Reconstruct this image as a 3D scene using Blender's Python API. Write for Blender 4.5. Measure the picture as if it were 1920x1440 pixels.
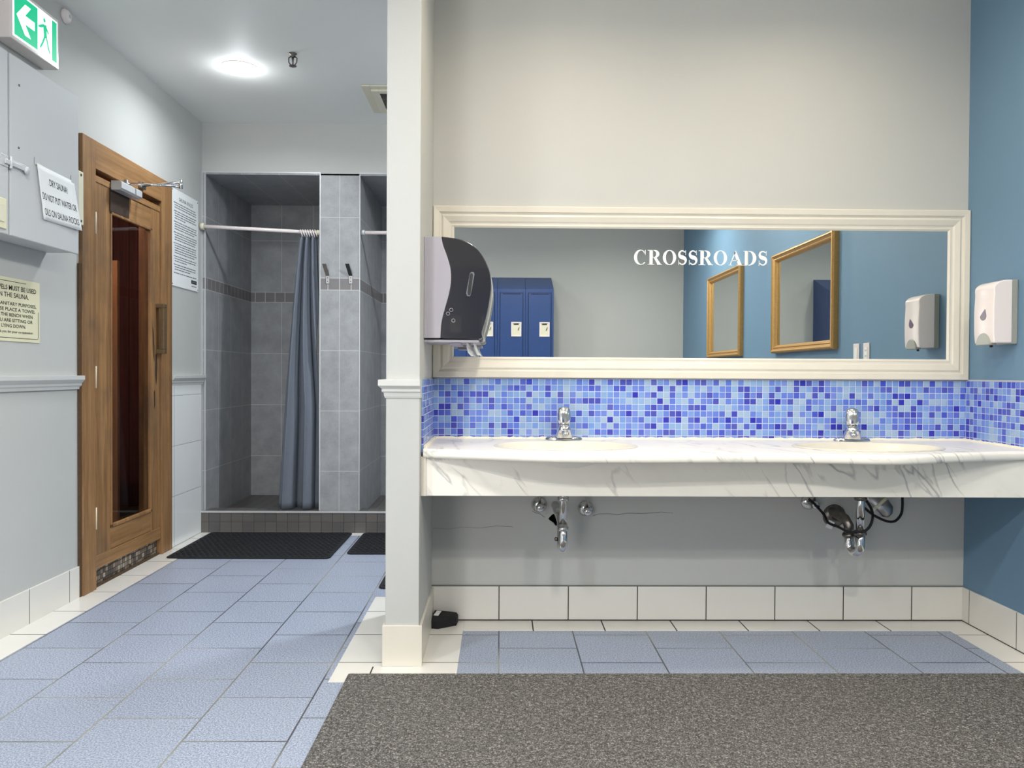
import bpy, bmesh, math, random
from mathutils import Vector, Matrix
random.seed(4)
for o in list(bpy.data.objects): bpy.data.objects.remove(o, do_unlink=True)
S = bpy.context.scene
COL = S.collection
PI = math.pi

# ------------------------------------------------------------------ camera
F = 1460.0
H = 1.10
ROLL = math.radians(0.32)
_x, _y = -22.11, 19.88
yaw, pit = math.atan2(-_x, F), math.atan2(_y, F)
fwd = Vector((math.sin(yaw)*math.cos(pit), math.cos(yaw)*math.cos(pit), -math.sin(pit)))
r0 = fwd.cross(Vector((0, 0, 1))).normalized()
u0 = r0.cross(fwd).normalized()
rt = r0*math.cos(ROLL) + u0*math.sin(ROLL)
up = u0*math.cos(ROLL) - r0*math.sin(ROLL)
cd = bpy.data.cameras.new('camera'); cam = bpy.data.objects.new('camera', cd); COL.objects.link(cam)
cd.sensor_width = 36; cd.lens = F/1920*36; cd.clip_start = 0.02
cam.matrix_world = Matrix(((rt.x, up.x, -fwd.x, 0), (rt.y, up.y, -fwd.y, 0), (rt.z, up.z, -fwd.z, H), (0, 0, 0, 1)))
S.camera = cam
EYE = Vector((0, 0, H))
def ray(u, v): return fwd*F + rt*(u-960) - up*(v-720)
def atY(u, v, Y): d = ray(u, v); return EYE + d*(Y/d.y)
def atX(u, v, X): d = ray(u, v); return EYE + d*(X/d.x)
def atZ(u, v, Z): d = ray(u, v); return EYE + d*((Z-H)/d.z)

# ------------------------------------------------------------------ world, exposure, lights
w = bpy.data.worlds.new('world'); S.world = w; w.use_nodes = True
w.node_tree.nodes['Background'].inputs[0].default_value = (0.8, 0.88, 1, 1)
w.node_tree.nodes['Background'].inputs[1].default_value = 0.05
S.view_settings.view_transform = 'Standard'; S.view_settings.look = 'None'
S.view_settings.gamma = 1; S.view_settings.use_curve_mapping = False
S.view_settings.exposure = 0.0
CEIL = 2.80
COOL = (0.93, 0.97, 1.0); WARM = (1.0, 0.84, 0.62); NEUT = (1.0, 0.93, 0.83)
# x, y, tint, watts of every ceiling downlight
LAMPS = [(-1.464, 4.395, COOL, 11), (0.45, 4.45, COOL, 42),
         (0.28, 2.66, WARM, 6.5), (1.32, 2.66, WARM, 6.5),
         (0.28, 1.4, NEUT, 13), (1.40, 1.4, NEUT, 13), (-1.15, 1.9, COOL, 15),
         (0.25, 0.0, NEUT, 30), (1.45, -0.35, NEUT, 27), (-1.1, 0.0, COOL, 27)]  # the last one is an unseen downlight added as fill
# soft fill light added outside an opening made for it behind the camera
dl = bpy.data.lights.new('rear_fill_light', 'AREA'); dl.shape = 'RECTANGLE'; dl.size = 1.0; dl.size_y = 2.2; dl.energy = 60; dl.color = (1.0, .97, .93)
do = bpy.data.objects.new('rear_fill_light', dl); COL.objects.link(do); do.location = (-1.52, -2.3, 1.2); do.rotation_euler = (math.radians(99), 0, math.radians(-12))

# ------------------------------------------------------------------ helpers
def C(r, g, b):
    f = lambda c: (c/255/12.92) if c/255 <= .04045 else ((c/255+.055)/1.055)**2.4
    return (f(r), f(g), f(b), 1)

class NT:
    """small node-tree writer"""
    def __init__(s, name):
        s.m = bpy.data.materials.new(name); s.m.use_nodes = True; s.t = s.m.node_tree
        s.b = s.t.nodes['Principled BSDF']; s.out = s.t.nodes['Material Output']
        s._c = None
    def n(s, kind, **kw):
        o = s.t.nodes.new(kind)
        for k, v in kw.items(): setattr(o, k, v)
        return o
    def put(s, sock, v):
        if hasattr(v, 'is_output'): s.t.links.new(v, sock)
        elif v is not None: sock.default_value = v
    def M(s, op, a, b=None, c=None):
        o = s.n('ShaderNodeMath', operation=op)
        for i, v in enumerate((a, b, c)): s.put(o.inputs[i], v)
        return o.outputs[0]
    def co(s):
        if s._c is None:
            tc = s.n('ShaderNodeTexCoord'); s._tc = tc
            sp = s.n('ShaderNodeSeparateXYZ'); s.t.links.new(tc.outputs['Object'], sp.inputs[0])
            sn = s.n('ShaderNodeSeparateXYZ'); s.t.links.new(tc.outputs['Normal'], sn.inputs[0])
            s._c = (sp.outputs[0], sp.outputs[1], sp.outputs[2], sn.outputs[0], sn.outputs[1], sn.outputs[2])
        return s._c
    def vec(s): s.co(); return s._tc.outputs['Object']
    def mix(s, f, a, b):
        o = s.n('ShaderNodeMix', data_type='RGBA'); s.put(o.inputs[0], f); s.put(o.inputs[6], a); s.put(o.inputs[7], b)
        return o.outputs[2]
    def comb(s, x, y, z):
        o = s.n('ShaderNodeCombineXYZ')
        for i, v in enumerate((x, y, z)): s.put(o.inputs[i], v)
        return o.outputs[0]
    def scale(s, v, sx, sy, sz):
        o = s.n('ShaderNodeVectorMath', operation='MULTIPLY'); s.put(o.inputs[0], v); o.inputs[1].default_value = (sx, sy, sz)
        return o.outputs[0]
    def noise(s, scale, detail=3, rough=.5, vec=None, dist=0):
        o = s.n('ShaderNodeTexNoise'); o.inputs['Scale'].default_value = scale; o.inputs['Detail'].default_value = detail
        o.inputs['Roughness'].default_value = rough; o.inputs['Distortion'].default_value = dist
        s.put(o.inputs['Vector'], vec if vec is not None else s.vec()); return o.outputs['Fac']
    def ramp(s, f, stops, interp='LINEAR'):
        o = s.n('ShaderNodeValToRGB'); s.put(o.inputs[0], f); o.color_ramp.interpolation = interp
        e = o.color_ramp.elements
        while len(e) < len(stops): e.new(.5)
        for i, (p, c) in enumerate(stops): e[i].position = p; e[i].color = c
        return o.outputs[0]
    def white(s, v):
        o = s.n('ShaderNodeTexWhiteNoise', noise_dimensions='3D'); s.put(o.inputs['Vector'], v); return o.outputs['Value']
    def bump(s, h, strength=.3, dist=.002):
        o = s.n('ShaderNodeBump'); o.inputs['Strength'].default_value = strength; o.inputs['Distance'].default_value = dist
        s.put(o.inputs['Height'], h); s.t.links.new(o.outputs[0], s.b.inputs['Normal'])
    def fin(s, col, rough=.5, metal=0, spec=.5, coat=0):
        s.put(s.b.inputs['Base Color'], col); s.put(s.b.inputs['Roughness'], rough); s.put(s.b.inputs['Metallic'], metal)
        s.b.inputs['Specular IOR Level'].default_value = spec; s.b.inputs['Coat Weight'].default_value = coat
        return s.m

def plain(name, c, rough=.5, metal=0, spec=.5, var=.04, nscale=12, bump=0, coat=0):
    t = NT(name); n = t.noise(nscale, 4)
    a = tuple(x*(1-var) for x in c[:3])+(1,); b = tuple(min(1, x*(1+var)) for x in c[:3])+(1,)
    col = t.mix(n, a, b)
    if bump: t.bump(t.noise(220, 3), bump, .001)
    return t.fin(col, rough, metal, spec, coat)

def grid(t, u, pu, ou, v, pv, ov, g):
    """distance-based grout mask (1 = grout) of a grid of cells, plus the cell indices"""
    a = t.M('DIVIDE', t.M('SUBTRACT', u, ou), pu); b = t.M('DIVIDE', t.M('SUBTRACT', v, ov), pv)
    def edge(q, p):
        fr = t.M('FRACT', q); d = t.M('MINIMUM', fr, t.M('SUBTRACT', 1.0, fr)); return t.M('MULTIPLY', d, p)
    du, dv = edge(a, pu), edge(b, pv)
    m = t.M('LESS_THAN', t.M('MINIMUM', du, dv), g/2)
    return m, t.M('FLOOR', a), t.M('FLOOR', b), t.M('MINIMUM', du, dv)

def hv(t):
    """horizontal coordinate along a vertical face, whichever way it faces"""
    x, y, z, nx, ny, nz = t.co()
    f = t.M('GREATER_THAN', t.M('ABSOLUTE', nx), .5)
    return t.M('ADD', t.M('MULTIPLY', y, f), t.M('MULTIPLY', x, t.M('SUBTRACT', 1.0, f))), z

def mk_paint(name, c, var=.03):
    t = NT(name); n = t.noise(3, 5, .6)
    a = tuple(x*(1-var) for x in c[:3])+(1,); b = tuple(min(1, x*(1+var)) for x in c[:3])+(1,)
    t.bump(t.noise(90, 4, .6), .12, .002)
    return t.fin(t.mix(n, a, b), .55, 0, .35)

def mk_floor():
    t = NT('speckled_blue_floor_tile'); x, y, z, *_ = t.co()
    i = t.M('FLOOR', t.M('DIVIDE', x, .314)); odd = t.M('FLOORED_MODULO', i, 2.0)
    yo = t.M('ADD', y, t.M('MULTIPLY', odd, .1575))
    m, a, b, d = grid(t, x, .314, 0, yo, .315, 3.1025, .0058)
    big = t.noise(1.6, 3); per = t.white(t.comb(a, b, 0.0))
    base = t.mix(per, C(142, 152, 177), C(153, 163, 186))
    base = t.mix(t.M('MULTIPLY', big, .5), base, C(146, 162, 178))
    sp = t.noise(185, 2, .8)
    base = t.mix(t.ramp(sp, [(.42, (0, 0, 0, 1)), (.58, (1, 1, 1, 1))]), t.mix(.6, base, C(98, 108, 132)), t.mix(.5, base, C(204, 210, 222)))
    gc = t.mix(t.ramp(t.noise(1.3, 2), [(.45, (0, 0, 0, 1)), (.6, (1, 1, 1, 1))]), C(78, 80, 86), C(150, 150, 138))
    t.bump(t.M('MINIMUM', t.M('MULTIPLY', d, 250.0), 1.0), .35, .002)
    return t.fin(t.mix(m, base, gc), t.M('ADD', .30, t.M('MULTIPLY', sp, .2)), 0, .5)

def mk_whitetile(name, pu, ou, pv, ov, g=.005, mode='hv', grout=C(52, 48, 44), c=C(230, 227, 220)):
    t = NT(name)
    if mode == 'hv': u, v = hv(t)
    else: x, y, z, *_ = t.co(); u, v = x, y
    m, a, b, d = grid(t, u, pu, ou, v, pv, ov, g)
    n = t.noise(5, 3); col = t.mix(n, c, tuple(x*.94 for x in c[:3])+(1,))
    t.bump(t.M('MINIMUM', t.M('MULTIPLY', d, 220.0), 1.0), .4, .002)
    return t.fin(t.mix(m, col, grout), t.mix(m, (.22, .22, .22, 1), (.8, .8, .8, 1)), 0, .5)

def mk_showertile(name, ou, pu=.255, band_ou=0.0):
    t = NT(name); u, z = hv(t)
    hi = t.M('GREATER_THAN', z, 1.747); lo = t.M('LESS_THAN', z, 1.665)
    band = t.M('SUBTRACT', t.M('SUBTRACT', 1.0, hi), lo)
    zz = t.M('ADD', z, t.M('MULTIPLY', hi, -.082))                    # take the accent band out
    m1, a, b, d1 = grid(t, u, pu, ou, zz, .415, .42, .004)
    m2, a2, b2, d2 = grid(t, u, .0795, band_ou, z, .082, 1.665, .0045)
    m = t.M('ADD', t.M('MULTIPLY', m2, band), t.M('MULTIPLY', m1, t.M('SUBTRACT', 1.0, band)))
    n = t.noise(9, 6, .65); n2 = t.noise(70, 3, .6)
    c1 = t.mix(t.ramp(n, [(.3, (0, 0, 0, 1)), (.7, (1, 1, 1, 1))]), C(148, 150, 153), C(174, 176, 178))
    c1 = t.mix(t.M('MULTIPLY', n2, .35), c1, C(118, 122, 128))
    c2 = t.mix(n, C(112, 110, 112), C(134, 130, 130))
    col = t.mix(band, c1, c2)
    t.bump(t.M('SUBTRACT', 1.0, m), .3, .002)
    return t.fin(t.mix(m, col, C(196, 198, 198)), .38, 0, .5)

def mk_mosaic(name='blue_glass_mosaic', p=.0277, stops=None, grout=C(196, 206, 236), g=.0028, oz=.80, rough=.16):
    t = NT(name); u, z = hv(t)
    m, a, b, d = grid(t, u, p, .004, z, p, oz, g)
    r = t.white(t.comb(a, b, 3.0))
    stops = stops or [(0, C(44, 46, 172)), (.15, C(62, 78, 192)), (.27, C(90, 118, 210)), (.43, C(112, 148, 214)), (.62, C(132, 166, 212)), (.78, C(152, 178, 208)), (.92, C(104, 128, 212))]
    col = t.ramp(r, stops, 'CONSTANT')
    r2 = t.white(t.comb(a, b, 9.0))
    col = t.mix(t.M('MULTIPLY', r2, .14 if p < .0278 and p > .027 else .08), col, C(190, 212, 236) if p > .027 and p < .0278 else C(110, 106, 102))
    dd = t.M('MINIMUM', t.M('MULTIPLY', d, 350.0), 1.0)
    t.bump(dd, .6, .003)
    return t.fin(t.mix(m, col, grout), t.mix(m, (rough,)*3+(1,), (.7, .7, .7, 1)), 0, .5)

def mk_marble():
    t = NT('white_veined_marble_laminate'); x, y, z, *_ = t.co()
    def lin(a, b, c): return t.M('ADD', t.M('ADD', t.M('MULTIPLY', x, a), t.M('MULTIPLY', y, b)), t.M('MULTIPLY', z, c))
    vv = t.comb(lin(3.6, 1.2, 2.6), lin(.5, -1.4, -1.0), 0.0)           # veins run down to the right
    def vein(vec, sc, w, dist, rough=.6):
        q = t.M('ABSOLUTE', t.M('SUBTRACT', t.noise(sc, 4, .42, vec, dist*.4), .5))
        return t.ramp(q, [(0, (1, 1, 1, 1)), (w, (0, 0, 0, 1))])
    gate = t.ramp(t.noise(2.0, 2, .5), [(.45, (0, 0, 0, 1)), (.58, (1, 1, 1, 1))])
    gate2 = t.ramp(t.noise(3.1, 3, .5, t.scale(t.vec(), 1.3, .6, 1)), [(.50, (0, 0, 0, 1)), (.64, (1, 1, 1, 1))])
    f = t.M('MULTIPLY', vein(vv, 1.15, .012, .5), gate)
    f2 = t.M('MULTIPLY', vein(vv, 2.3, .02, .9), gate2)
    f3 = t.M('MULTIPLY', t.ramp(t.noise(3.0, 4, .6, vv, .5), [(.5, (0, 0, 0, 1)), (.8, (1, 1, 1, 1))]), .22)
    base = t.mix(f3, C(246, 242, 232), C(220, 217, 214))
    col = t.mix(t.M('MULTIPLY', f, .62), base, C(124, 120, 128))
    col = t.mix(t.M('MULTIPLY', f2, .5), col, C(116, 114, 124))
    return t.fin(col, .28, 0, .4, 0)

def mk_wood(name, c1, c2, axis='z', rough=.5, dirt=0):
    t = NT(name); s = {'z': (26, 26, 1.4), 'y': (26, 1.4, 26), 'x': (1.4, 26, 26)}[axis]
    v = t.scale(t.vec(), *s)
    g = t.noise(1.0, 6, .62, v, .4); g2 = t.noise(3.2, 4, .6, v)
    col = t.mix(t.ramp(g, [(.34, (0, 0, 0, 1)), (.66, (1, 1, 1, 1))]), c1, c2)
    col = t.mix(t.M('MULTIPLY', t.ramp(g2, [(.45, (0, 0, 0, 1)), (.7, (1, 1, 1, 1))]), .35), col, tuple(x*.55 for x in c1[:3])+(1,))
    if dirt:
        x, y, z, *_ = t.co()
        m = t.ramp(t.noise(2.3, 4, .65), [(.46, (0, 0, 0, 1)), (.68, (1, 1, 1, 1))])
        col = t.mix(t.M('MULTIPLY', m, dirt), col, C(88, 72, 58))
    t.bump(g2, .15, .001)
    return t.fin(col, rough, 0, .4)

def mk_carpet():
    t = NT('charcoal_flecked_carpet'); n = t.noise(190, 3, .8); n2 = t.noise(75, 3, .75); big = t.noise(1.5, 3)
    x, y, z, *_ = t.co()
    col = t.ramp(t.M('ADD', t.M('MULTIPLY', n, .65), t.M('MULTIPLY', n2, .35)), [(.36, C(30, 30, 31)), (.46, C(78, 77, 77)), (.53, C(116, 114, 112)), (.64, C(208, 204, 200))])
    col = t.mix(t.M('MULTIPLY', big, .35), col, C(120, 116, 110))
    t.bump(n, 1.0, .006)
    return t.fin(col, .95, 0, .1)

def mk_glass():
    t = NT('door_glass'); t.t.nodes.remove(t.b)
    tr = t.n('ShaderNodeBsdfTransparent'); tr.inputs[0].default_value = (.82, .82, .82, 1)
    gl = t.n('ShaderNodeBsdfGlossy'); gl.inputs['Roughness'].default_value = .02
    fr = t.n('ShaderNodeFresnel'); fr.inputs[0].default_value = 1.5
    ge = t.n('ShaderNodeNewGeometry'); fac = t.M('MULTIPLY', t.M('MULTIPLY', fr.outputs[0], .6), t.M('SUBTRACT', 1.0, ge.outputs['Backfacing']))
    mx = t.n('ShaderNodeMixShader'); t.t.links.new(fac, mx.inputs[0]); t.t.links.new(tr.outputs[0], mx.inputs[1]); t.t.links.new(gl.outputs[0], mx.inputs[2])
    t.t.links.new(mx.outputs[0], t.out.inputs[0]); return t.m

def emit(name, c, s):
    t = NT(name); t.b.inputs['Base Color'].default_value = c; t.b.inputs['Emission Color'].default_value = c; t.b.inputs['Emission Strength'].default_value = s
    return t.m

WALLC = C(192, 193, 190)
MAT = dict(
    wall=mk_paint('light_grey_wall_paint', WALLC), ceiling=mk_paint('ceiling_paint', C(238, 240, 236), .02),
    blue=mk_paint('steel_blue_wall_paint', C(108, 140, 166), .05), floor=mk_floor(),
    basew=mk_whitetile('white_baseboard_tile', .308, 0, .40, -.24, .0045), basey=mk_whitetile('white_baseboard_tile_side', .315, 3.395, .40, -.24, .0035),
    stripx=mk_whitetile('white_border_tile_row', .308, .147, 4, 1, .0055, 'xy'), stripy=mk_whitetile('white_border_tile_column', 4, 1, .315, 3.26, .0045, 'xy'),
    wains=mk_whitetile('white_wainscot_tile', .9, 4.0, .315, .003, .0025, 'hv', C(150, 150, 148), C(242, 244, 244)),
    tile=mk_showertile('grey_shower_tile', -2.03), tilep=mk_showertile('grey_pillar_tile', -1.106, .15, -1.106),
    curb=mk_mosaic('dark_curb_tile', .0765, [(0, C(92, 89, 88)), (.25, C(96, 93, 91)), (.5, C(88, 86, 86)), (.75, C(99, 95, 92))], C(62, 60, 58), .0025, -.003, .4),
    thresh=mk_mosaic('brown_stone_mosaic', .026, [(0, C(120, 106, 92)), (.2, C(176, 166, 150)), (.4, C(86, 76, 68)), (.6, C(150, 138, 122)), (.8, C(70, 62, 56))], C(52, 46, 42), .003, .0, .4),
    mosaic=mk_mosaic(), marble=mk_marble(),
    wood=mk_wood('oak_door_wood', C(128, 92, 58), C(168, 128, 84), 'z', .5, .6), woody=mk_wood('oak_header_wood', C(130, 94, 58), C(170, 130, 86), 'y', .5, .45),
    redwood=mk_wood('red_stained_sauna_board', C(96, 48, 40), C(128, 68, 54), 'z', .6), pine=mk_wood('pale_pine', C(186, 136, 88), C(206, 160, 110), 'z', .6),
    carpet=mk_carpet(), rubber=plain('black_rubber', C(31, 32, 36), .75, 0, .3, .3, 60, .5),
    white=plain('white_gloss_paint', C(220, 215, 203), .3), greytrim=plain('grey_trim_paint', C(205, 206, 203), .4),
    chrome=plain('chrome', C(215, 215, 215), .12, 1, .5, .05), oldchrome=plain('tarnished_chrome', C(120, 116, 112), .35, 1, .5, .45, 45),
    steel=plain('brushed_steel', C(170, 170, 172), .35, 1), edge=plain('satin_aluminium_edge', C(200, 202, 204), .4, .2),
    mirror=plain('mirror_silver', (.74, .77, .76, 1), .0, 1, .5, 0), gold=plain('antique_gold', C(190, 150, 92), .38, .55, .5, .2, 60),
    golddark=plain('bronzed_gold', C(112, 92, 66), .45, .4, .5, .25, 50),
    locker=plain('navy_locker_enamel', C(44, 72, 126), .35, 0, .5, .05, 30), lockerdark=plain('dark_slot', C(14, 18, 34), .8),
    white_plastic=plain('white_plastic', C(238, 228, 226), .22, 0, .5, .01), grey_plastic=plain('lilac_grey_plastic', C(170, 167, 178), .35, 0, .5, .02),
    smoke=plain('smoked_black_plastic', C(34, 33, 36), .18, 0, .6, .1, 8, 0, .4), pale_grey=plain('pale_grey_plastic', C(190, 192, 192), .35),
    greygreen=plain('translucent_grey_plastic', C(158, 160, 152), .25), violet=plain('violet_window', C(96, 76, 100), .2),
    black=plain('black_paint', C(22, 22, 24), .5), paper=plain('white_paper', C(236, 238, 238), .6, 0, .2, .02), ink=plain('black_ink', C(34, 34, 38), .6),
    greyink=plain('grey_ink', C(112, 116, 122), .6), cream=plain('cream_plastic', C(226, 222, 190), .45, 0, .5, .03), oldwhite=plain('off_white_plastic', C(222, 218, 196), .4),
    boxpaint=mk_paint('grey_cabinet_paint', C(196, 198, 199), .02), curtain=plain('slate_grey_curtain_cloth', C(110, 117, 128), .6, 0, .3, .06, 40, .2),
    caulk=plain('cream_caulk', C(240, 234, 214), .5, 0, .4, .06, 50, .5), grime=plain('grime', C(70, 58, 48), .8, 0, .2, .3, 40, .4),
    lamp=emit('lamp_diffuser', (.93, .97, 1, 1), 14), lampw=emit('warm_lamp_diffuser', (1, .86, .66, 1), 12), green=emit('lit_green', (.0, .42, .20, 1), .9), litwhite=emit('lit_white', (.78, 1, .93, 1), 1.7),
    red=emit('red_indicator', (1, .05, .04, 1), 4), hole=plain('dark_cavity', C(12, 12, 12), .9), glass=mk_glass(), dark=plain('dark_brown_patch', C(64, 50, 42), .7, 0, .3, .35, 40),
    joint=plain('dark_joint_grime', C(44, 40, 36), .9), capgrey=plain('grey_caulk_line', C(120, 122, 118), .7),
    plaster=plain('broken_plaster', C(196, 196, 190), .8, 0, .2, .1, 80, .6), cork=plain('door_edge_dark', C(84, 66, 48), .8, 0, .3, .3, 60),
)

class MB:
    def __init__(s): s.b = bmesh.new()
    def face(s, vs, smooth=False):
        f = s.b.faces.new([v if isinstance(v, bmesh.types.BMVert) else s.b.verts.new(v) for v in vs]); f.smooth = smooth; return f
    def box(s, x0, x1, y0, y1, z0, z1):
        v = [s.b.verts.new((x, y, z)) for x in (x0, x1) for y in (y0, y1) for z in (z0, z1)]
        for q in ((0, 1, 3, 2), (4, 6, 7, 5), (0, 4, 5, 1), (2, 3, 7, 6), (0, 2, 6, 4), (1, 5, 7, 3)): s.b.faces.new([v[i] for i in q])
        return s
    def prism(s, pts, d, smooth=False):
        """polygon (list of 3-D points) extruded by vector d"""
        d = Vector(d); a = [s.b.verts.new(p) for p in pts]; b = [s.b.verts.new(Vector(p)+d) for p in pts]
        s.b.faces.new(a); s.b.faces.new(b[::-1])
        for i in range(len(a)):
            f = s.b.faces.new([a[i], b[i], b[(i+1) % len(a)], a[(i+1) % len(a)]]); f.smooth = smooth
        return s
    def tube(s, pts, r, n=14, cap=True):
        pts = [Vector(p) for p in pts]; rings = []; prev = None
        for i, p in enumerate(pts):
            t = (pts[min(i+1, len(pts)-1)]-pts[max(i-1, 0)]).normalized()
            if prev is None: x = t.orthogonal().normalized()
            else: x = (prev - t*prev.dot(t)).normalized()
            prev = x; y = t.cross(x); rr = r[i] if isinstance(r, (list, tuple)) else r
            rings.append([s.b.verts.new(p + (x*math.cos(2*PI*k/n) + y*math.sin(2*PI*k/n))*rr) for k in range(n)])
        for a, b in zip(rings, rings[1:]):
            for k in range(n):
                f = s.b.faces.new([a[k], a[(k+1) % n], b[(k+1) % n], b[k]]); f.smooth = True
        if cap: s.b.faces.new(rings[0][::-1]); s.b.faces.new(rings[-1])
        return s
    def lathe(s, prof, o, ax, n=24):
        """prof = [(radius, height)] turned round axis ax through o"""
        o = Vector(o); ax = Vector(ax).normalized(); x = ax.orthogonal().normalized(); y = ax.cross(x); rings = []
        for r, h in prof:
            if r < 1e-6: rings.append([s.b.verts.new(o+ax*h)])
            else: rings.append([s.b.verts.new(o+ax*h+(x*math.cos(2*PI*k/n)+y*math.sin(2*PI*k/n))*r) for k in range(n)])
        for a, b in zip(rings, rings[1:]):
            for k in range(n):
                q = [a[k % len(a)], a[(k+1) % len(a)], b[(k+1) % len(b)], b[k % len(b)]]; u = []
                for v in q:
                    if v not in u: u.append(v)
                if len(u) > 2: f = s.b.faces.new(u); f.smooth = True
        for rg in (rings[0], rings[-1]):
            if len(rg) > 2: s.b.faces.new(rg)
        return s
    def torus(s, o, ax, R, r, n=20, m=8):
        o = Vector(o); ax = Vector(ax).normalized(); x = ax.orthogonal().normalized(); y = ax.cross(x)
        g = [[s.b.verts.new(o+(x*math.cos(a)+y*math.sin(a))*(R+r*math.cos(b))+ax*r*math.sin(b)) for b in [2*PI*j/m for j in range(m)]] for a in [2*PI*i/n for i in range(n)]]
        for i in range(n):
            for j in range(m):
                f = s.b.faces.new([g[i][j], g[(i+1) % n][j], g[(i+1) % n][(j+1) % m], g[i][(j+1) % m]]); f.smooth = True
        return s
    def build(s, name, mat, parent=None, bevel=0, seg=2, recalc=True):
        if recalc: bmesh.ops.recalc_face_normals(s.b, faces=s.b.faces)
        me = bpy.data.meshes.new(name); s.b.to_mesh(me); s.b.free()
        o = bpy.data.objects.new(name, me); COL.objects.link(o)
        for m in (mat if isinstance(mat, (list, tuple)) else [mat]): me.materials.append(MAT[m])
        if parent is not None: o.parent = parent; o.matrix_parent_inverse = Matrix.Translation(-Vector(parent.location)) if parent.type == 'EMPTY' else Matrix()
        if bevel:
            md = o.modifiers.new('bevel', 'BEVEL'); md.width = bevel; md.segments = seg; md.limit_method = 'ANGLE'; md.harden_normals = False
        return o

def tag(o, label, cat, group=None, kind=None):
    o['label'] = label; o['category'] = cat
    if group: o['group'] = group
    if kind: o['kind'] = kind
    return o
def thing(name, label, cat, loc, group=None):
    o = bpy.data.objects.new(name, None); COL.objects.link(o); o.location = loc; o.empty_display_size = .05
    return tag(o, label, cat, group)
def st(o): o['kind'] = 'structure'; return o
def lab(o, l): o['label'] = l; return o
def copy_tree(o, d, label=None):
    d = Vector(d); c = o.copy(); COL.objects.link(c); c.location = Vector(o.location)+d
    if label: c['label'] = label
    def rec(src, dst):
        for ch in list(src.children):
            k = ch.copy(); COL.objects.link(k); k.parent = dst
            if src.type == 'EMPTY': pass
            rec(ch, k)
    rec(o, c); return c

def text(body, o, R, U, height, width, mat, parent, name='lettering', off=.0006, align='L', lab_=None):
    """flat lettering: origin o (left end of the baseline), reading direction R, up U"""
    cu = bpy.data.curves.new('t', 'FONT'); cu.body = body; cu.size = 1; cu.resolution_u = 3; cu.offset = .012
    t = bpy.data.objects.new('t', cu); COL.objects.link(t)
    me = bpy.data.meshes.new_from_object(t.evaluated_get(bpy.context.evaluated_depsgraph_get()))
    bpy.data.objects.remove(t, do_unlink=True)
    xs = [v.co.x for v in me.vertices]; ys = [v.co.y for v in me.vertices]
    sx = width/(max(xs)-min(xs)); sy = height/.729; x0 = min(xs)
    R = Vector(R).normalized(); U = Vector(U).normalized(); N = R.cross(U); o = Vector(o)
    if align == 'C': o = o - R*width/2
    if align == 'R': o = o - R*width
    for v in me.vertices: v.co = o + R*(v.co.x-x0)*sx + U*v.co.y*sy + N*off
    me.materials.append(MAT[mat]); me.name = name
    ob = bpy.data.objects.new(name, me); COL.objects.link(ob); ob.parent = parent
    if parent.type == 'EMPTY': ob.matrix_parent_inverse = Matrix.Translation(-Vector(parent.location))
    return ob

# ------------------------------------------------------------------ room shell
XL, XR = -2.045, 2.085         # left and right walls
YB, YV, YS = -1.97, 3.456, 5.37    # wall behind the camera, vanity wall, shower front
XP0, XP1 = -.426, -.300        # partition
TOP = 2.461                    # shower opening head
b = MB(); b.box(XL-2.4, XR+.2, YB-.2, 6.6, -.1, 0); st(b.build('floor', 'floor'))
b = MB(); b.box(XL-2.4, XR+.2, YB-.2, 6.6, CEIL, CEIL+.1); st(b.build('ceiling', 'ceiling'))
D0, D1, DT = 3.812, 4.84, 2.252       # outer edge of sauna door frame
b = MB(); b.box(XL-.12, XL, YB-.1, D0+.1, 0, CEIL); b.box(XL-.12, XL, D1-.1, YS+.02, 0, CEIL); b.box(XL-.12, XL, D0+.1, D1-.1, DT-.08, CEIL)
st(b.build('wall_left', 'wall'))
b = MB(); b.box(XR, XR+.12, YB-.1, 6.5, 0, CEIL); st(b.build('wall_right', 'blue'))
b = MB(); b.box(-1.0, XR, YB-.1, YB, 0, CEIL); b.box(XL, -1.0, YB-.1, YB, 2.35, CEIL); st(b.build('wall_front', 'wall'))  # opening made at the left to let the added fill light in
b = MB(); b.box(XP0, XP1, 2.91, YV+.16, 0, CEIL); st(b.build('wall_partition', 'wall', None, .003))

# vanity wall with the real ragged hole beside the drain
cen = atY(1040, 974, YV)
hp = [(1026, 966), (1031, 969), (1036, 964), (1043, 963), (1049, 961), (1050, 975), (1047, 986), (1041, 985), (1038, 980), (1033, 977), (1028, 973)]
hole = [atY(u, v, YV) for u, v in hp]
b = MB()
outer = [(XP1, YV, 0), (XR, YV, 0), (XR, YV, CEIL), (XP1, YV, CEIL)]
def loop(pts):
    vs = [b.b.verts.new(p) for p in pts]; return vs, [b.b.edges.new((vs[i], vs[(i+1) % len(vs)])) for i in range(len(vs))]
ov, oe = loop(outer); hv_, he = loop(hole)
bmesh.ops.triangle_fill(b.b, edges=oe+he, use_beauty=True)
back = [b.b.verts.new(Vector(p)+Vector((0, .09, 0))) for p in hole]
for i in range(len(hole)):
    b.b.faces.new([hv_[i], hv_[(i+1) % len(hole)], back[(i+1) % len(hole)], back[i]])
fb = b.b.faces.new(back)
b.box(XP1, XR, YV+.1, YV+.16, 0, CEIL)
o = b.build('wall_back', ['wall', 'hole'])
for p in o.data.polygons:
    c = p.center
    if YV+.001 < c.y < YV+.095: p.material_index = 1
st(o)
b = MB(); ch = [(1022, 964), (1028, 962), (1033, 966), (1028, 973), (1033, 978), (1039, 984), (1044, 988), (1034, 984), (1028, 978), (1022, 971)]
b.prism([atY(u, v, YV-.0035) for u, v in ch], (0, .003, 0)); o = b.build('wall_plaster_chip', 'plaster', None)
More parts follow.
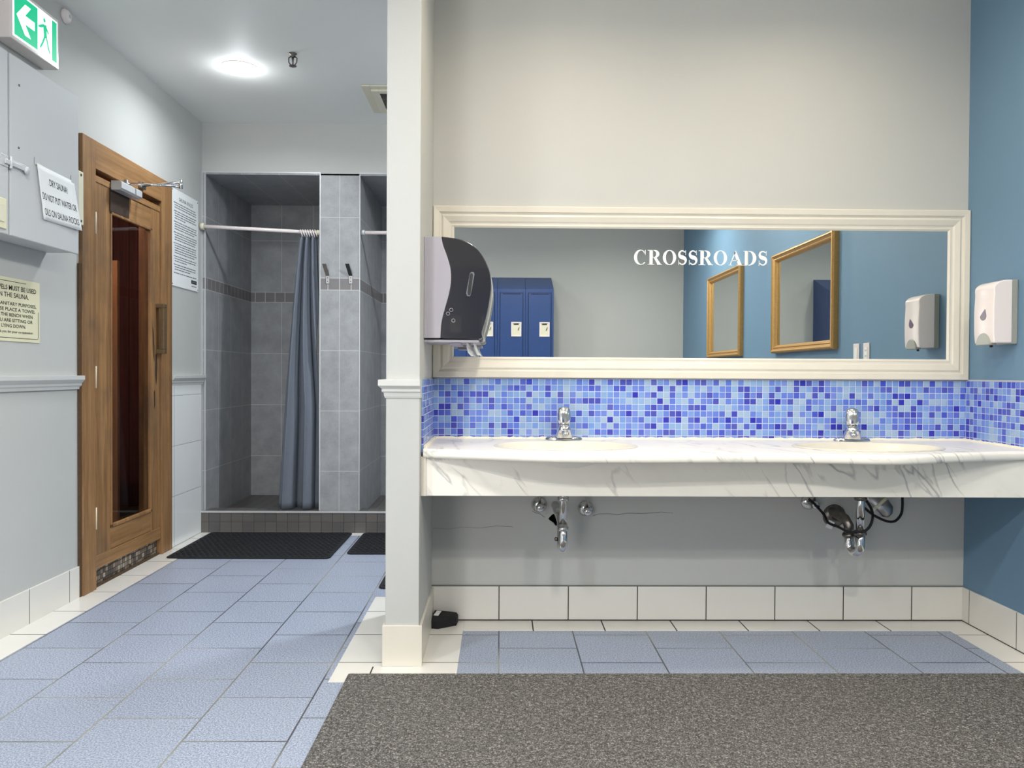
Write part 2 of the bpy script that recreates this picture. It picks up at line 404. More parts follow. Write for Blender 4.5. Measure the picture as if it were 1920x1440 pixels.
tag(o, 'jagged chip of broken pale plaster round the hole in the wall under the left sink', 'plaster damage')

# showers: front wall over the openings, jamb, pillar, back, sides, ceiling, raised floor
SX0, SX1, PX0, PX1, RX0 = -2.022, -1.243, -1.243, -.968, -.17
b = MB(); b.box(XL, XR, YS, 6.4, TOP, CEIL); st(b.build('wall_shower', 'wall'))
b = MB(); b.box(XL-.12, SX0, YS, 6.4, 0, TOP); b.box(XL-.12, XR, 6.35, 6.45, 0, TOP); b.box(RX0, XR, YS, 6.4, 0, TOP)
b.box(SX0, RX0, YS, 6.4, TOP-.012, TOP-.001); st(b.build('wall_shower_tiled', 'tile'))
b = MB(); b.box(PX0, PX1, YS, 6.36, .1, TOP); st(b.build('wall_shower_pillar', 'tilep'))
b = MB(); b.box(SX0, RX0, YS, 6.36, 0, .10); st(b.build('floor_shower', 'curb'))
b = MB(); b.box(XL, RX0+.1, YS-.035, YS+.11, 0, .146); st(b.build('trim_curb', 'curb'))
b = MB(); b.box(XL, RX0+.1, YS-.039, YS-.030, .1385, .150)
for x in (XL+.002, SX0, PX0, PX1): b.box(x-.003 if x != PX0 else x, x+.003 if x != PX0 else x+.008, YS-.004, YS+.003, .15, TOP+.006)
b.box(XL, SX1+.008, YS-.005, YS+.003, TOP-.002, TOP+.008); b.box(PX1-.003, RX0, YS-.005, YS+.003, TOP-.002, TOP+.008)
st(b.build('trim_shower_edge', 'edge'))

# baseboards, border strips, wainscot
def sbox(name, mat, *a, bevel=.0015): q = MB(); q.box(*a); return st(q.build(name, mat, None, bevel))
sbox('baseboard_back', 'basew', XP1, XR, YV-.009, YV, .001, .153)
sbox('trim_back_cap', 'capgrey', XP1, XR, YV-.007, YV, .1535, .158)
sbox('trim_floor_joint', 'joint', XP1+.01, XR-.009, YV-.0105, YV-.0092, .0018, .0065, bevel=0)
sbox('trim_floor_joint_right', 'joint', XR-.0105, XR-.0092, YB, YV-.011, .0018, .005, bevel=0)
sbox('baseboard_right', 'basey', XR-.009, XR, YB, YV-.009, .001, .153)
sbox('baseboard_left', 'basey', XL, XL+.009, YB, D0-.002, .001, .153)
q = MB(); q.box(XP0-.010, XP1+.012, 2.902, 2.910, .001, .155); q.box(XP0-.010, XP0, 2.910, 3.62, .001, .155)
q.box(XP1, XP1+.010, 2.910, YV-.009, .001, .150); st(q.build('baseboard_partition', 'white', None, .0015))
sbox('trim_border_left', 'stripy', XL+.0, -1.892, YB, YS-.036, .0002, .0016, bevel=0)
sbox('trim_border_right', 'stripy', 1.942, XR, YB, YV-.009, .0002, .0016, bevel=0)
sbox('trim_border_back', 'stripx', -.153, 1.942, YV-.145, YV-.009, .0002, .0016, bevel=0)
sbox('trim_border_alcove', 'stripy', XP1+.01, -.1535, 2.757, YV-.009, .0002, .0016, bevel=0)
sbox('trim_border_column', 'stripx', -.605, XP1+.01, 2.757, 2.902, .0002, .0016, bevel=0)
sbox('trim_border_passage', 'stripy', -.605, XP0-.01, 2.9025, 3.81, .0002, .0016, bevel=0)
sbox('trim_border_shower', 'stripx', -1.892, RX0, YS-.12, YS-.036, .0002, .0016, bevel=0)
sbox('trim_wainscot', 'wains', XL, XL+.009, D1+.002, YS-.036, .002, 1.018)
# chair rail: profile swept along the left wall and round the front of the partition
def rail(q, o, d, out):
    o = Vector(o); out = Vector(out); pr = [(0, 1.012), (.010, 1.012), (.012, 1.026), (.017, 1.030), (.017, 1.040), (.024, 1.048), (.030, 1.056), (.032, 1.058), (.032, 1.078), (0, 1.078)]
    q.prism([o+out*a+Vector((0, 0, z)) for a, z in pr], d)
q = MB(); rail(q, (XL, YB, 0), (0, D0-.004-YB, 0), (1, 0, 0)); st(q.build('trim_rail_left', 'greytrim', None, .0015))
q = MB(); rail(q, (XL, D1+.002, 0), (0, YS-.008-D1, 0), (1, 0, 0)); st(q.build('trim_rail_shower', 'greytrim', None, .0015))
q = MB(); pr = [(.003, 1.006), (.006, 1.014), (.008, 1.026), (.014, 1.030), (.014, 1.040), (.022, 1.048), (.026, 1.052), (.026, 1.074), (.0, 1.076)]
rings = []
for a, z in pr:
    rings.append([q.b.verts.new(p) for p in ((XP0-a, 3.61, z), (XP0-a, 2.91-a, z), (XP1+min(a, .003), 2.91-a, z), (XP1+min(a, .003), 2.96, z))])
for r1, r2 in zip(rings, rings[1:]):
    for k in range(3): q.b.faces.new([r1[k], r1[k+1], r2[k+1], r2[k]])
q.b.faces.new([r[3] for r in rings])
st(q.build('trim_rail_partition', 'greytrim', None, .001))

# ------------------------------------------------------------------ carpet and mats
q = MB(); q.box(-.545, 1.99, -1.2, 2.815, .0018, .011); o = q.build('carpet', 'carpet', None, .004)
tag(o, 'charcoal flecked carpet runner laid on the blue floor in front of the sinks', 'carpet')
def mat_(x0, x1, y0, y1, label, rnd=.03):
    t = thing('rubber_mat', label, 'floor mat', ((x0+x1)/2, (y0+y1)/2, 0), 'black rubber mats on the tiled floor')
    def rr(x0, x1, y0, y1, r):
        P = []
        for cx, cy, a0 in ((x1-r, y1-r, 0), (x0+r, y1-r, 90), (x0+r, y0+r, 180), (x1-r, y0+r, 270)):
            for k in range(5): a = math.radians(a0+22.5*k); P.append((cx+r*math.cos(a), cy+r*math.sin(a)))
        return P
    q = MB(); q.prism([(x, y, .002) for x, y in rr(x0, x1, y0, y1, rnd)], (0, 0, .007)); q.build('mat_base', 'rubber', t, .002)
    q = MB(); n = int((x1-x0-.05)/.035); m = int((y1-y0-.05)/.03)
    for i in range(n):
        for j in range(m):
            cx = x0+.04+i*(x1-x0-.08)/(n-1)+(.008 if j % 2 else -.008); cy = y0+.035+j*(y1-y0-.07)/(m-1)
            q.prism([(cx+.011*math.cos(a), cy+.009*math.sin(a), .009) for a in [k*PI/3 for k in range(6)]], (0, 0, .003))
    q.build('mat_tread', 'rubber', t)
mat_(-1.962, -1.0, 4.585, 5.315, 'large black rubber mat on the floor in front of the curtained shower')
mat_(-.925, .03, 4.70, 5.315, 'black rubber mat in front of the right shower, cut off by the wall end', .035)
mat_(-.615, .30, 3.95, 4.55, 'sliver of a black rubber mat just behind the white wall end')

# ------------------------------------------------------------------ sauna room and door
b = MB(); x0, x1, y0, y1, z1 = -4.2, XL-.12, 3.2, 6.1, 2.45
b.box(x0-.05, x0, y0, y1, 0, z1); b.box(x0, x1, y1, y1+.05, 0, z1); b.box(x0, x1, y0-.05, y0, 0, z1); b.box(x0, x1, y0, y1, z1, z1+.05)
n = int((x1-x0)/.12)
for i in range(n): b.box(x0+i*.12+.003, x0+i*.12+.117, y1-.012, y1, .02, z1)
for i in range(int((y1-y0)/.12)): b.box(x0, x0+.012, y0+i*.12+.003, y0+i*.12+.117, .02, z1)
st(b.build('wall_sauna', 'redwood'))
sbox('floor_sauna', 'curb', x0, x1, y0, y1, .0005, .02, bevel=0)
sbox('trim_sauna_base', 'wood', x0, x1, y1-.03, y1-.012, .0205, .05)
t = thing('sauna_bench', 'slatted wooden bench just visible through the sauna door glass', 'bench', (-3.1, 5.3, .02))
q = MB()
for i in range(5): q.box(-4.15, -2.74, 5.05+i*.11, 5.14+i*.11, .78, .81)
q.build('bench_slats', 'redwood', t, .003)
for yy in (5.05, 5.5): q = MB(); q.box(-2.80, -2.75, yy, yy+.07, .0205, .779); q.build('leg', 'redwood', t, .003)
q = MB(); q.box(-4.1, -2.81, 5.06, 5.10, .66, .72); q.build('bench_rail', 'redwood', t, .003)
q = MB(); p0 = atY(209, 488, 5.0); p1 = atY(220, 488, 5.0); q.box(p0.x-.03, p1.x, 5.0, 5.03, .0205, p0.z); o = q.build('guard_board', 'pine', None, .002)
tag(o, 'pale upright wooden board seen through the left edge of the sauna door glass', 'board')

FX = XL+.020   # front of the casing
dr = bpy.data.objects.new('door_1', None); COL.objects.link(dr); dr.location = (XL, (D0+D1)/2, 0); st(dr)
J0, J1, JT = 3.935, 4.695, 2.112     # clear opening
q = MB(); q.box(XL-.12, FX, D0, J0, .001, DT); q.box(XL-.12, FX, J1, D1, .001, DT)
o = q.build('door_frame', 'wood', dr, .003)
q = MB(); q.box(XL-.12, FX-.0005, J0, J1, JT, DT); q.build('door_header', 'woody', dr, .003)
q = MB(); q.box(XL, XL+.012, D0-.016, D0, .001, 1.62); lab(q.build('frame_edge_strip', 'cork', dr), 'dark chipped strip along the near edge of the frame')
LX0, LX1 = XL-.035, XL+.008      # door leaf thickness
G0, G1, GZ0, GZ1 = 4.098, 4.575, .280, 1.932
LB, LT = .098, 2.083
q = MB(); q.box(LX0, LX1, J0+.004, G0, LB, LT); q.box(LX0, LX1, G1, J1-.004, LB, LT)
leaf = q.build('door_leaf', 'wood', dr, .002)
q = MB(); q.box(LX0, LX1-.001, G0, G1, GZ1, LT-.035); q.box(LX0, LX1+.004, J0+.004, J1-.004, LT-.033, LT); q.box(LX0, LX1-.001, G0, G1, LB+.07, GZ0); q.box(LX0, LX1+.004, J0+.004, J1-.004, LB, LB+.068)
q.build('door_rail', 'woody', leaf, .002)
q = MB()
for a, c, d, e in ((G0, G0+.014, GZ0, GZ1), (G1-.014, G1, GZ0, GZ1)): q.box(LX1-.012, LX1+.006, a, c, d, e)
q.box(LX1-.012, LX1+.006, G0, G1, GZ1-.014, GZ1); q.box(LX1-.012, LX1+.006, G0, G1, GZ0, GZ0+.018)
q.build('glass_bead', 'wood', leaf, .003)
q = MB(); q.box(XL-.014, XL-.010, G0+.002, G1-.002, GZ0+.002, GZ1-.002); q.build('glass_pane', 'glass', leaf)
for z in (1.84, 1.07, .36):
    q = MB(); q.tube([(FX+.001, J0-.004, z-.055), (FX+.001, J0-.004, z+.055)], .0035, 8); q.build('hinge', 'oldwhite', dr)
HY = 4.655
q = MB(); q.box(LX1, LX1+.05, HY-.022, HY+.022, 1.475, 1.50); q.box(LX1, LX1+.05, HY-.022, HY+.022, 1.205, 1.23); q.box(LX1+.03, LX1+.05, HY-.022, HY+.022, 1.2301, 1.4749)
lab(q.build('door_handle', 'golddark', leaf, .003), 'worn wooden pull handle')
q = MB(); pts = [(4.675, 1.20), (4.69, 1.20), (4.70, 1.14), (4.695, 1.06), (4.685, 1.02), (4.672, 1.08)]
q.b.free()
for pp_ in (pts, ((4.655, .98), (4.668, .99), (4.67, .90), (4.66, .88)), ((4.64, 1.36), (4.652, 1.33), (4.662, 1.24), (4.66, 1.16), (4.65, 1.19), (4.645, 1.28))):
    q = MB(); q.prism([(LX1+.0006, y-.045, z) for y, z in pp_], (.0008, 0, 0)); lab(q.build('wear_stain', 'dark', leaf), 'dark worn patch by the handle')
q = MB(); q.box(LX1+.0045, LX1+.0065, 4.09, 4.295, 1.933, 2.055); lab(q.build('closer_patch', 'dark', leaf), 'dark square behind the closer')  # thin dark brown square on the leaf behind the closer body
# closer: body on the leaf, arm folded back to the header
c = MB(); pf = [(0, 2.045), (0, 2.092), (.048, 2.092), (.055, 2.085), (.055, 2.055), (.045, 2.045)]
c.prism([(LX1+.007+a, 4.095, z) for a, z in pf], (0, .235, 0)); c.box(LX1+.0555, LX1+.0565, 4.21, 4.222, 2.055, 2.085)
cb = c.build('closer_body', 'edge', leaf, .004)
c = MB(); c.lathe([(.022, 0), (.022, .01), (.012, .013), (.012, .028), (0, .03)], (LX1+.035, 4.20, 2.092), (0, 0, 1)); c.build('closer_spindle', 'steel', cb)
e = atY(339, 341, 4.33)
s1 = Vector((LX1+.04, 4.24, 2.112))
c = MB(); c.tube([s1, (e.x, e.y, 2.118)], .0065, 10); c.tube([(e.x, e.y, 2.142), (FX+.012, 4.42, 2.142)], .0065, 10); c.tube([(e.x, e.y, 2.105), (e.x, e.y, 2.155)], .011, 12)
c.build('closer_arm', 'chrome', cb); c = MB(); c.box(FX, FX+.018, 4.39, 4.45, 2.125, 2.16); c.build('closer_bracket', 'steel', cb, .002)
q = MB(); q.box(XL-.115, XL-.012, J0, J1, .0005, .105); lab(q.build('mosaic_threshold', 'thresh', dr), 'brown stone mosaic threshold under the door')
q = MB(); q.box(XL-.010, XL+.004, J0+.001, J1-.001, .0018, .012); q.build('threshold_strip', 'cork', dr)

# ------------------------------------------------------------------ things on the left wall
# utility cabinet
t = thing('utility_cabinet', 'large grey metal wall cabinet with a hasp, beside the sauna door', 'cabinet', (XL, 3.0, 1.628))
BX = -1.905; cz0, cz1 = 1.625, 2.332
q = MB(); q.box(XL+.0015, BX-.012, 2.35, 3.545, cz0+.006, cz1-.004); q.build('cabinet_body', 'boxpaint', t, .004)
q = MB(); q.box(BX-.012, BX, 3.062, 3.552, cz0, cz1); d1 = q.build('cabinet_door', 'boxpaint', t, .004)
q = MB(); q.box(BX-.012, BX, 2.345, 3.050, cz0, cz1); d2 = q.build('cabinet_door', 'boxpaint', t, .004)
zc = atX(30, 310, BX).z
q = MB(); q.box(BX, BX+.003, 3.00, 3.046, zc-.022, zc+.022); q.box(BX, BX+.003, 3.066, 3.16, zc-.014, zc+.014); q.box(BX+.003, BX+.009, 3.02, 3.15, zc-.011, zc+.006)
q.tube([(BX+.006, 3.056, zc-.024), (BX+.006, 3.056, zc+.024)], .006, 8); q.lathe([(.016, 0), (.016, .006), (0, .008)], (BX+.008, 3.15, zc-.008), (1, 0, 0), 12)
q.build('hasp', 'edge', t, .001)
for u, v in ((36, 160), (35, 277)):
    p = atX(u, v, BX); q = MB(); q.lathe([(.005, 0), (.004, .002), (0, .002)], (BX, p.y, p.z), (1, 0, 0), 10); q.build('cabinet_screw', 'oldchrome', d1)
a = atX(0, 372, BX); c_ = atX(10, 430, BX)
t = thing('light_switch', 'cream switch plate at the left edge of the picture, on the grey cabinet', 'switch', (BX, a.y, c_.z))
q = MB(); q.box(BX, BX+.006, c_.y-.075, c_.y, c_.z, a.z+.004); q.build('switch_plate', 'cream', t, .002)
q = MB(); q.box(BX+.006, BX+.010, c_.y-.056, c_.y-.019, c_.z+.025, a.z-.02); q.build('rocker', 'oldwhite', t, .001)
# dry sauna notice, taped, curling
t = thing('paper_notice', 'white paper notice reading DRY SAUNA taped crookedly to the grey cabinet door', 'notice', atX(80, 420, BX))
TL, TR, BR, BL = atX(66, 305, BX), atX(138, 341, BX), atX(149, 433, BX), atX(79, 411, BX)
def curl(s, r): return .002+.010*(s**2)*(max(r, 0)**1.5)+.006*max(0, .2-s)*4
nn = 10; me = MB()
def pp(s, r, off=0):
    p = (TL*(1-s)+TR*s)*(1-r)+(BL*(1-s)+BR*s)*r; p = Vector(p); p.x = BX+curl(s, r)+off; return p
vg = [[me.b.verts.new(pp(i/nn, j/nn)) for i in range(nn+1)] for j in range(nn+1)]
for j in range(nn):
    for i in range(nn): me.face([vg[j][i], vg[j][i+1], vg[j+1][i+1], vg[j+1][i]], True)
o = me.build('sheet', 'paper', t); sm = o.modifiers.new('th', 'SOLIDIFY'); sm.thickness = .0008; sm.offset = -1
def warp(o):
    for v in o.data.vertices:
        s, r = v.co.x, -v.co.y; v.co = pp(s, r, .0012)
def wtext(body, s0, s1, rb, h):
    o = text(body, (s0, -rb, 0), (1, 0, 0), (0, 1, 0), h, s1-s0, 'ink', t, 'lettering', 0); warp(o)
wtext('DRY SAUNA!', .29, .76, .315, .13); wtext('DO NOT PUT WATER OR', .05, .95, .62, .13); wtext('OILS ON SAUNA ROCKS', .06, .95, .90, .13)
for (s, r) in ((.03, -.02), (.97, -.02)):
    p = pp(s, r); q = MB(); q.box(BX+.0015, BX+.003, p.y-.014, p.y+.014, p.z-.012, p.z+.02); q.build('tape', 'edge', t)
# towels sign
y0, y1, z0_, z1_ = 3.105, 3.485, 1.222, 1.487
t = thing('towel_sign', 'cream plastic sign about using towels in the sauna, below the grey cabinet', 'sign', (XL, (y0+y1)/2, z0_))
q = MB(); q.box(XL, XL+.004, y0, y1, z0_, z1_); q.build('sign_plate', 'cream', t, .001)
q = MB(); X = XL+.0042; m_ = .014; W = .0022
q.box(X, X+.0004, y0+.03, y1-.10, z1_-m_-W, z1_-m_); q.build('sign_border', 'ink', t); q = MB(); q.box(X, X+.0004, y0+.03, y1-.02, z0_+m_, z0_+m_+W); q.box(X, X+.0004, y1-.012-W, y1-.012, z0_+m_+.01, z1_-.13)
q.tube([(X, y1-.02, z0_+m_+.001), (X, y1-.0145, z0_+m_+.004), (X, y1-.013, z0_+m_+.012)], .0008, 6)
q.build('sign_border', 'ink', t)
def tt(s, z, h, w, al='R', yy=None): text(s, (X, yy or (y1-.03), z), (0, 1, 0), (0, 0, 1), h, w, 'ink', t, 'lettering', .0004, al)
yc = (y0+y1)/2+.005
tt('TOWELS MUST BE USED', 1.436, .020, .312, 'C', yc); tt('IN THE SAUNA.', 1.406, .020, .205, 'C', yc)
tt('FOR SANITARY PURPOSES,', 1.372, .0145, .315, 'C', yc); tt('PLEASE PLACE A TOWEL', 1.349, .0145, .30, 'C', yc); tt('ON THE BENCH WHEN', 1.326, .0145, .262, 'C', yc)
tt('YOU ARE SITTING OR', 1.303, .0145, .262, 'C', yc); tt('LYING DOWN.', 1.280, .0145, .165, 'C', yc); tt('Thank you for your co-operation', 1.258, .0105, .262, 'C', yc)
# contact plate at the door frame
t = thing('door_contact', 'narrow cream plastic box on the wall between the grey cabinet and the sauna door frame', 'door sensor', (XL, 3.767, 1.80))
q = MB(); q.box(XL+.001, XL+.036, 3.745, 3.79, 1.80, 2.055); q.build('contact_case', 'oldwhite', t, .003)
for zz in (1.812, 2.032): q = MB(); q.box(XL+.036, XL+.038, 3.762, 3.772, zz, zz+.01); q.build('contact_screw', 'cork', t)
# sauna rules board
R0, R1, Z0, Z1 = 4.862, 5.29, 1.635, 2.244
t = thing('rules_board', 'tall white SAUNA RULES board between the sauna door and the shower', 'sign', (XL, (R0+R1)/2, Z0))
q = MB(); q.box(XL, XL+.006, R0, R1, Z0, Z1); q.build('board', 'paper', t, .002)
X = XL+.0062
text('SAUNA RULES', (X, (R0+R1)/2+.01, Z1-.065), (0, 1, 0), (0, 0, 1), .024, .22, 'greyink', t, 'title_lettering', .0004, 'C')
q = MB(); z = Z1-.088; rnd = random.Random(2)
for para in (3, 4, 4, 4, 5, 3, 3, 2):
    for i in range(para):
        if z < Z0+.075: break
        y = R0+.035+(.012 if i else 0); end = R1-.03-(rnd.random()*.2 if i == para-1 else rnd.random()*.02)
        while y < end-.01:
            w_ = rnd.uniform(.012, .05); q.box(X, X+.0004, y, min(y+w_, end), z, z+.0058); y += w_+.006
        z -= .0150
    z -= .007
q.build('rule_lines', 'greyink', t)
q = MB(); q.box(X, X+.0006, R1-.12, R1-.03, Z0+.045, Z0+.068); q.build('maker_mark', 'ink', t)
q = MB(); q.box(X+.0007, X+.0011, R1-.112, R1-.038, Z0+.053, Z0+.060); q.box(X, X+.0004, R1-.115, R1-.035, Z0+.026, Z0+.031); q.build('maker_line', 'greyink', t)
q = MB(); yb = [(R0+.012, Z1-.012), (R1-.012, Z1-.012), (R0+.012, Z0+.012), (R1-.012, Z0+.012)]
for y, z in yb: q = MB(); q.lathe([(.004, 0), (.003, .002), (0, .002)], (XL+.006, y, z), (1, 0, 0), 8); q.build('board_screw', 'oldchrome', t)
# exit sign
EX = -1.975; e0, e1 = 3.177, 3.522; ez0, ez1 = 2.440, 2.660
t = thing('exit_sign', 'lit green running man exit sign with a white arrow, above the grey cabinet', 'exit sign', (XL, 3.35, ez0))
q = MB(); q.box(XL, EX, e0, e1, ez0, ez1); q.build('sign_housing', 'white_plastic', t, .004)
m_ = .016; q = MB(); q.box(EX, EX+.002, e0+m_, e1-m_, ez0+m_, ez1-m_); q.build('lit_panel', 'litwhite', t)
a0, a1, b0, b1 = e0+m_+.006, e1-m_-.006, ez0+m_+.006, ez1-m_-.006; wd = a1-a0; hd = b1-b0
X = EX+.0022
def Q(s, r): return Vector((X, a0+s*wd, b0+r*hd))
def fillpoly(q, outer, holes=()):
    es = []
    for pl in (outer,)+tuple(holes):
        vs = [q.b.verts.new(p) for p in pl]; es += [q.b.edges.new((vs[i], vs[(i+1) % len(vs)])) for i in range(len(vs))]
    bmesh.ops.triangle_fill(q.b, edges=es, use_beauty=True)
q = MB(); arrow = [(.05, .5), (.24, .86), (.37, .86), (.24, .60), (.46, .60), (.46, .40), (.24, .40), (.37, .14), (.24, .14)]
fillpoly(q, [Q(0, 0), Q(.53, 0), Q(.53, 1), Q(0, 1)], [[Q(*p) for p in arrow]]); q.build('green_field', 'green', t); q = MB(); fillpoly(q, [Q(.88, .0), Q(1, 0), Q(1, 1), Q(.88, 1)]); q.build('green_field', 'green', t)
q = MB(); X2 = X+.0003
def Q2(s, r): p = Q(s, r); p.x = X2; return p
fillpoly(q, [Q2(.69+.028*math.cos(k*PI/6), .84+.055*math.sin(k*PI/6)) for k in range(12)])
for pl in ([(.655, .73), (.74, .75), (.755, .44), (.68, .42)], [(.58, .66), (.66, .73), (.68, .67), (.60, .60)], [(.54, .63), (.60, .66), (.60, .60), (.55, .58)], [(.73, .74), (.80, .60), (.785, .55), (.72, .66)],
           [(.68, .45), (.72, .44), (.66, .24), (.60, .10), (.575, .12), (.63, .28)], [(.72, .46), (.76, .44), (.80, .26), (.84, .12), (.81, .11), (.77, .22)]):
    q.face([Q2(*p) for p in pl])
q.build('running_figure', 'green', t)
q = MB(); q.lathe([(.006, 0), (.006, .004), (0, .006)], (XL+.045, e0, ez1-.045), (0, -1, 0), 12); q.build('indicator', 'red', t)
q = MB(); q.lathe([(.004, 0), (.003, .003), (0, .004)], (XL+.043, e0, ez1-.072), (0, -1, 0), 12); q.build('test_button', 'white_plastic', t)
# small round wall fitting
p = atX(121, 31, XL)
t = thing('wall_sensor', 'small round white fitting high on the left wall near the ceiling', 'sensor', p)
q = MB(); q.lathe([(.034, 0), (.034, .010), (.026, .022), (.012, .026), (0, .026)], (XL, p.y, p.z), (1, 0, 0)); q.build('sensor_cap', 'white_plastic', t)
q = MB(); q.lathe([(.008, 0), (.006, .004), (0, .004)], (XL+.026, p.y, p.z), (1, 0, 0), 12); q.build('sensor_eye', 'greytrim', t)

# ------------------------------------------------------------------ ceiling things
names = {(-1.464, 4.395): 'round white glowing downlight in the ceiling beyond the sauna door'}
k = 0
where = ['', 'round downlight over the passage hidden behind the vanity wall', 'warm round downlight above the left sink', 'warm round downlight above the right sink',
         'round downlight over the carpet, nearer the left sink', 'round downlight over the carpet, nearer the blue wall', 'round downlight over the blue tiles near the grey cabinet',
         'round downlight in front of the blue lockers', 'round downlight near the blue wall end of the lockers', 'added fill downlight at the left end of the locker wall']
for i, (lx, ly, tint, W) in enumerate(LAMPS):
    t = thing('ceiling_light', names.get((lx, ly), where[i]), 'ceiling light', (lx, ly, CEIL), 'round ceiling downlights')
    q = MB(); q.lathe([(.094, -.001), (.100, -.001), (.102, -.004), (.100, -.008), (.094, -.008), (.094, -.001)], (lx, ly, CEIL), (0, 0, 1), 40); q.build('light_trim', 'white_plastic', t)
    q = MB(); q.lathe([(0, -.020), (.06, -.019), (.095, -.014), (.1025, -.0085), (.1025, -.0082)], (lx, ly, CEIL), (0, 0, 1), 40)
    q.b.faces.ensure_lookup_table(); o = q.build('diffuser', 'lampw' if tint == WARM else 'lamp', t)
    pl = bpy.data.lights.new('spill', 'POINT'); pl.energy = W*(.16 if W < 12 else .30); pl.color = tint; pl.shadow_soft_size = .05  # extra point light added under each lamp to brighten the ceiling
    po = bpy.data.objects.new('spill', pl); COL.objects.link(po); po.parent = t; po.location = (0, 0, -.11)
    ld = bpy.data.lights.new('downlight', 'AREA'); ld.shape = 'DISK'; ld.size = .17; ld.energy = W; ld.color = tint; ld.spread = math.radians(165)
    lo = bpy.data.objects.new('downlight', ld); COL.objects.link(lo); lo.parent = t; lo.location = (0, 0, -.024)
p = atZ(549, 100, CEIL)
t = thing('fire_sprinkler', 'small brass sprinkler head hanging from the ceiling', 'sprinkler', p)
x, y = p.x, p.y
q = MB(); q.lathe([(0, -.002), (.022, -.002), (.020, -.006), (.010, -.010), (.010, -.022), (0, -.022)], (x, y, CEIL), (0, 0, 1), 16); q.build('sprinkler_body', 'oldchrome', t)
q = MB()
for s in (-1, 1): q.tube([(x+s*.010, y, CEIL-.016), (x+s*.022, y, CEIL-.026), (x+s*.021, y, CEIL-.048), (x+s*.008, y, CEIL-.066)], .0036, 8)
q.tube([(x, y, CEIL-.020), (x, y, CEIL-.066)], [.006, .004], 8); q.build('sprinkler_frame', 'oldchrome', t)
q = MB(); q.lathe([(0, -.064), (.020, -.066), (.020, -.069), (0, -.070)], (x, y, CEIL), (0, 0, 1), 16); q.build('deflector', 'oldchrome', t)
t = thing('ceiling_vent', 'square white ceiling vent with a dark grille, half hidden by the wall end', 'vent', (-.6, 4.95, CEIL))
vx0, vx1, vy0, vy1 = -.832, -.35, 4.63, 5.11
def ringbox(q, x0, x1, y0, y1, w_, z0, z1): q.box(x0, x0+w_, y0, y1, z0, z1); q.box(x1-w_, x1, y0, y1, z0, z1); q.box(x0+w_, x1-w_, y0, y0+w_, z0, z1); q.box(x0+w_, x1-w_, y1-w_, y1, z0, z1)
q = MB(); ringbox(q, vx0, vx1, vy0, vy1, .05, CEIL-.010, CEIL-.001); ringbox(q, vx0+.05, vx1-.05, vy0+.05, vy1-.05, .045, CEIL-.022, CEIL-.001); q.build('vent_frame', 'oldwhite', t, .003)
q = MB(); q.box(vx0+.095, vx1-.095, vy0+.095, vy1-.095, CEIL-.004, CEIL-.001)
q.build('vent_backing', 'hole', t)
q = MB()
for i in range(18): yy = vy0+.10+i*(vy1-vy0-.2)/17; q.box(vx0+.095, vx1-.095, yy-.003, yy+.003, CEIL-.018, CEIL-.004)
q.build('vent_grille', 'oldchrome', t)

# ------------------------------------------------------------------ shower things
def curtain():
    t = thing('shower_curtain', 'slate grey shower curtain gathered at the right end of the rod', 'curtain', (-1.32, 5.40, .16))
    q = MB(); ns, nz = 120, 40; Zt, Zb = 2.045, .157
    g = []
    for j in range(nz+1):
        r = j/nz; z = Zt+(Zb-Zt)*r
        xl = -1.385+(-1.535+1.385)*(r**.8); xr = -1.262+.002*r
        row = []
        for i in range(ns+1):
            s = i/ns; ph = 2*PI*((3.3-1.1*min(1, r*1.6))*s+.10*math.sin(2*r+4*s)+.30)
            amp = .020+.030*r
            x = xl+(xr-xl)*s+.010*math.sin(ph*2+1.0)*(.4+.6*r)
            y = 5.405+amp*math.sin(ph)+.006*math.sin(ph*3.1+r*4)
            row.append(q.b.verts.new((x, y, z)))
        g.append(row)
    for j in range(nz):
        for i in range(ns): q.face([g[j][i], g[j][i+1], g[j+1][i+1], g[j+1][i]], True)
    o = q.build('curtain_cloth', 'curtain', t); m = o.modifiers.new('th', 'SOLIDIFY'); m.thickness = .0015
    for i in range(7):
        x = -1.372+i*.0165; q = MB(); q.torus((x, 5.395, 2.056), (1, .15, .35), .025, .0038); q.build('curtain_ring', 'white_plastic', t)
curtain()
t = thing('shower_rod', 'white tension rod across the left shower opening', 'shower rod', (-1.65, 5.37, 2.07))
A = Vector((XL+.003, 5.335, 2.088)); B = Vector((PX0-.002, 5.405, 2.062))
q = MB(); q.tube([A+(B-A)*.02, B-(B-A)*.02], .0125, 16); q.build('rod', 'white_plastic', t)
q = MB(); q.tube([A, A+(B-A)*.032], .024, 16); q.build('rod_cap', 'oldwhite', t)
q = MB(); q.tube([B-(B-A)*.032, B], .02, 16); q.build('rod_cap', 'oldwhite', t)
t = thing('shower_rod', 'white tension rod across the right shower opening, beside the white wall end', 'shower rod', (-.56, 5.40, 2.07))
A = Vector((PX1+.002, 5.405, 2.066)); B = Vector((RX0-.002, 5.405, 2.066))
q = MB(); q.tube([A+(B-A)*.02, B-(B-A)*.02], .0125, 16); q.build('rod', 'white_plastic', t)
q = MB(); q.tube([A, A+(B-A)*.032], .02, 16); q.build('rod_cap', 'pale_grey', t); q = MB(); q.tube([B-(B-A)*.032, B], .02, 16); q.build('rod_cap', 'pale_grey', t)
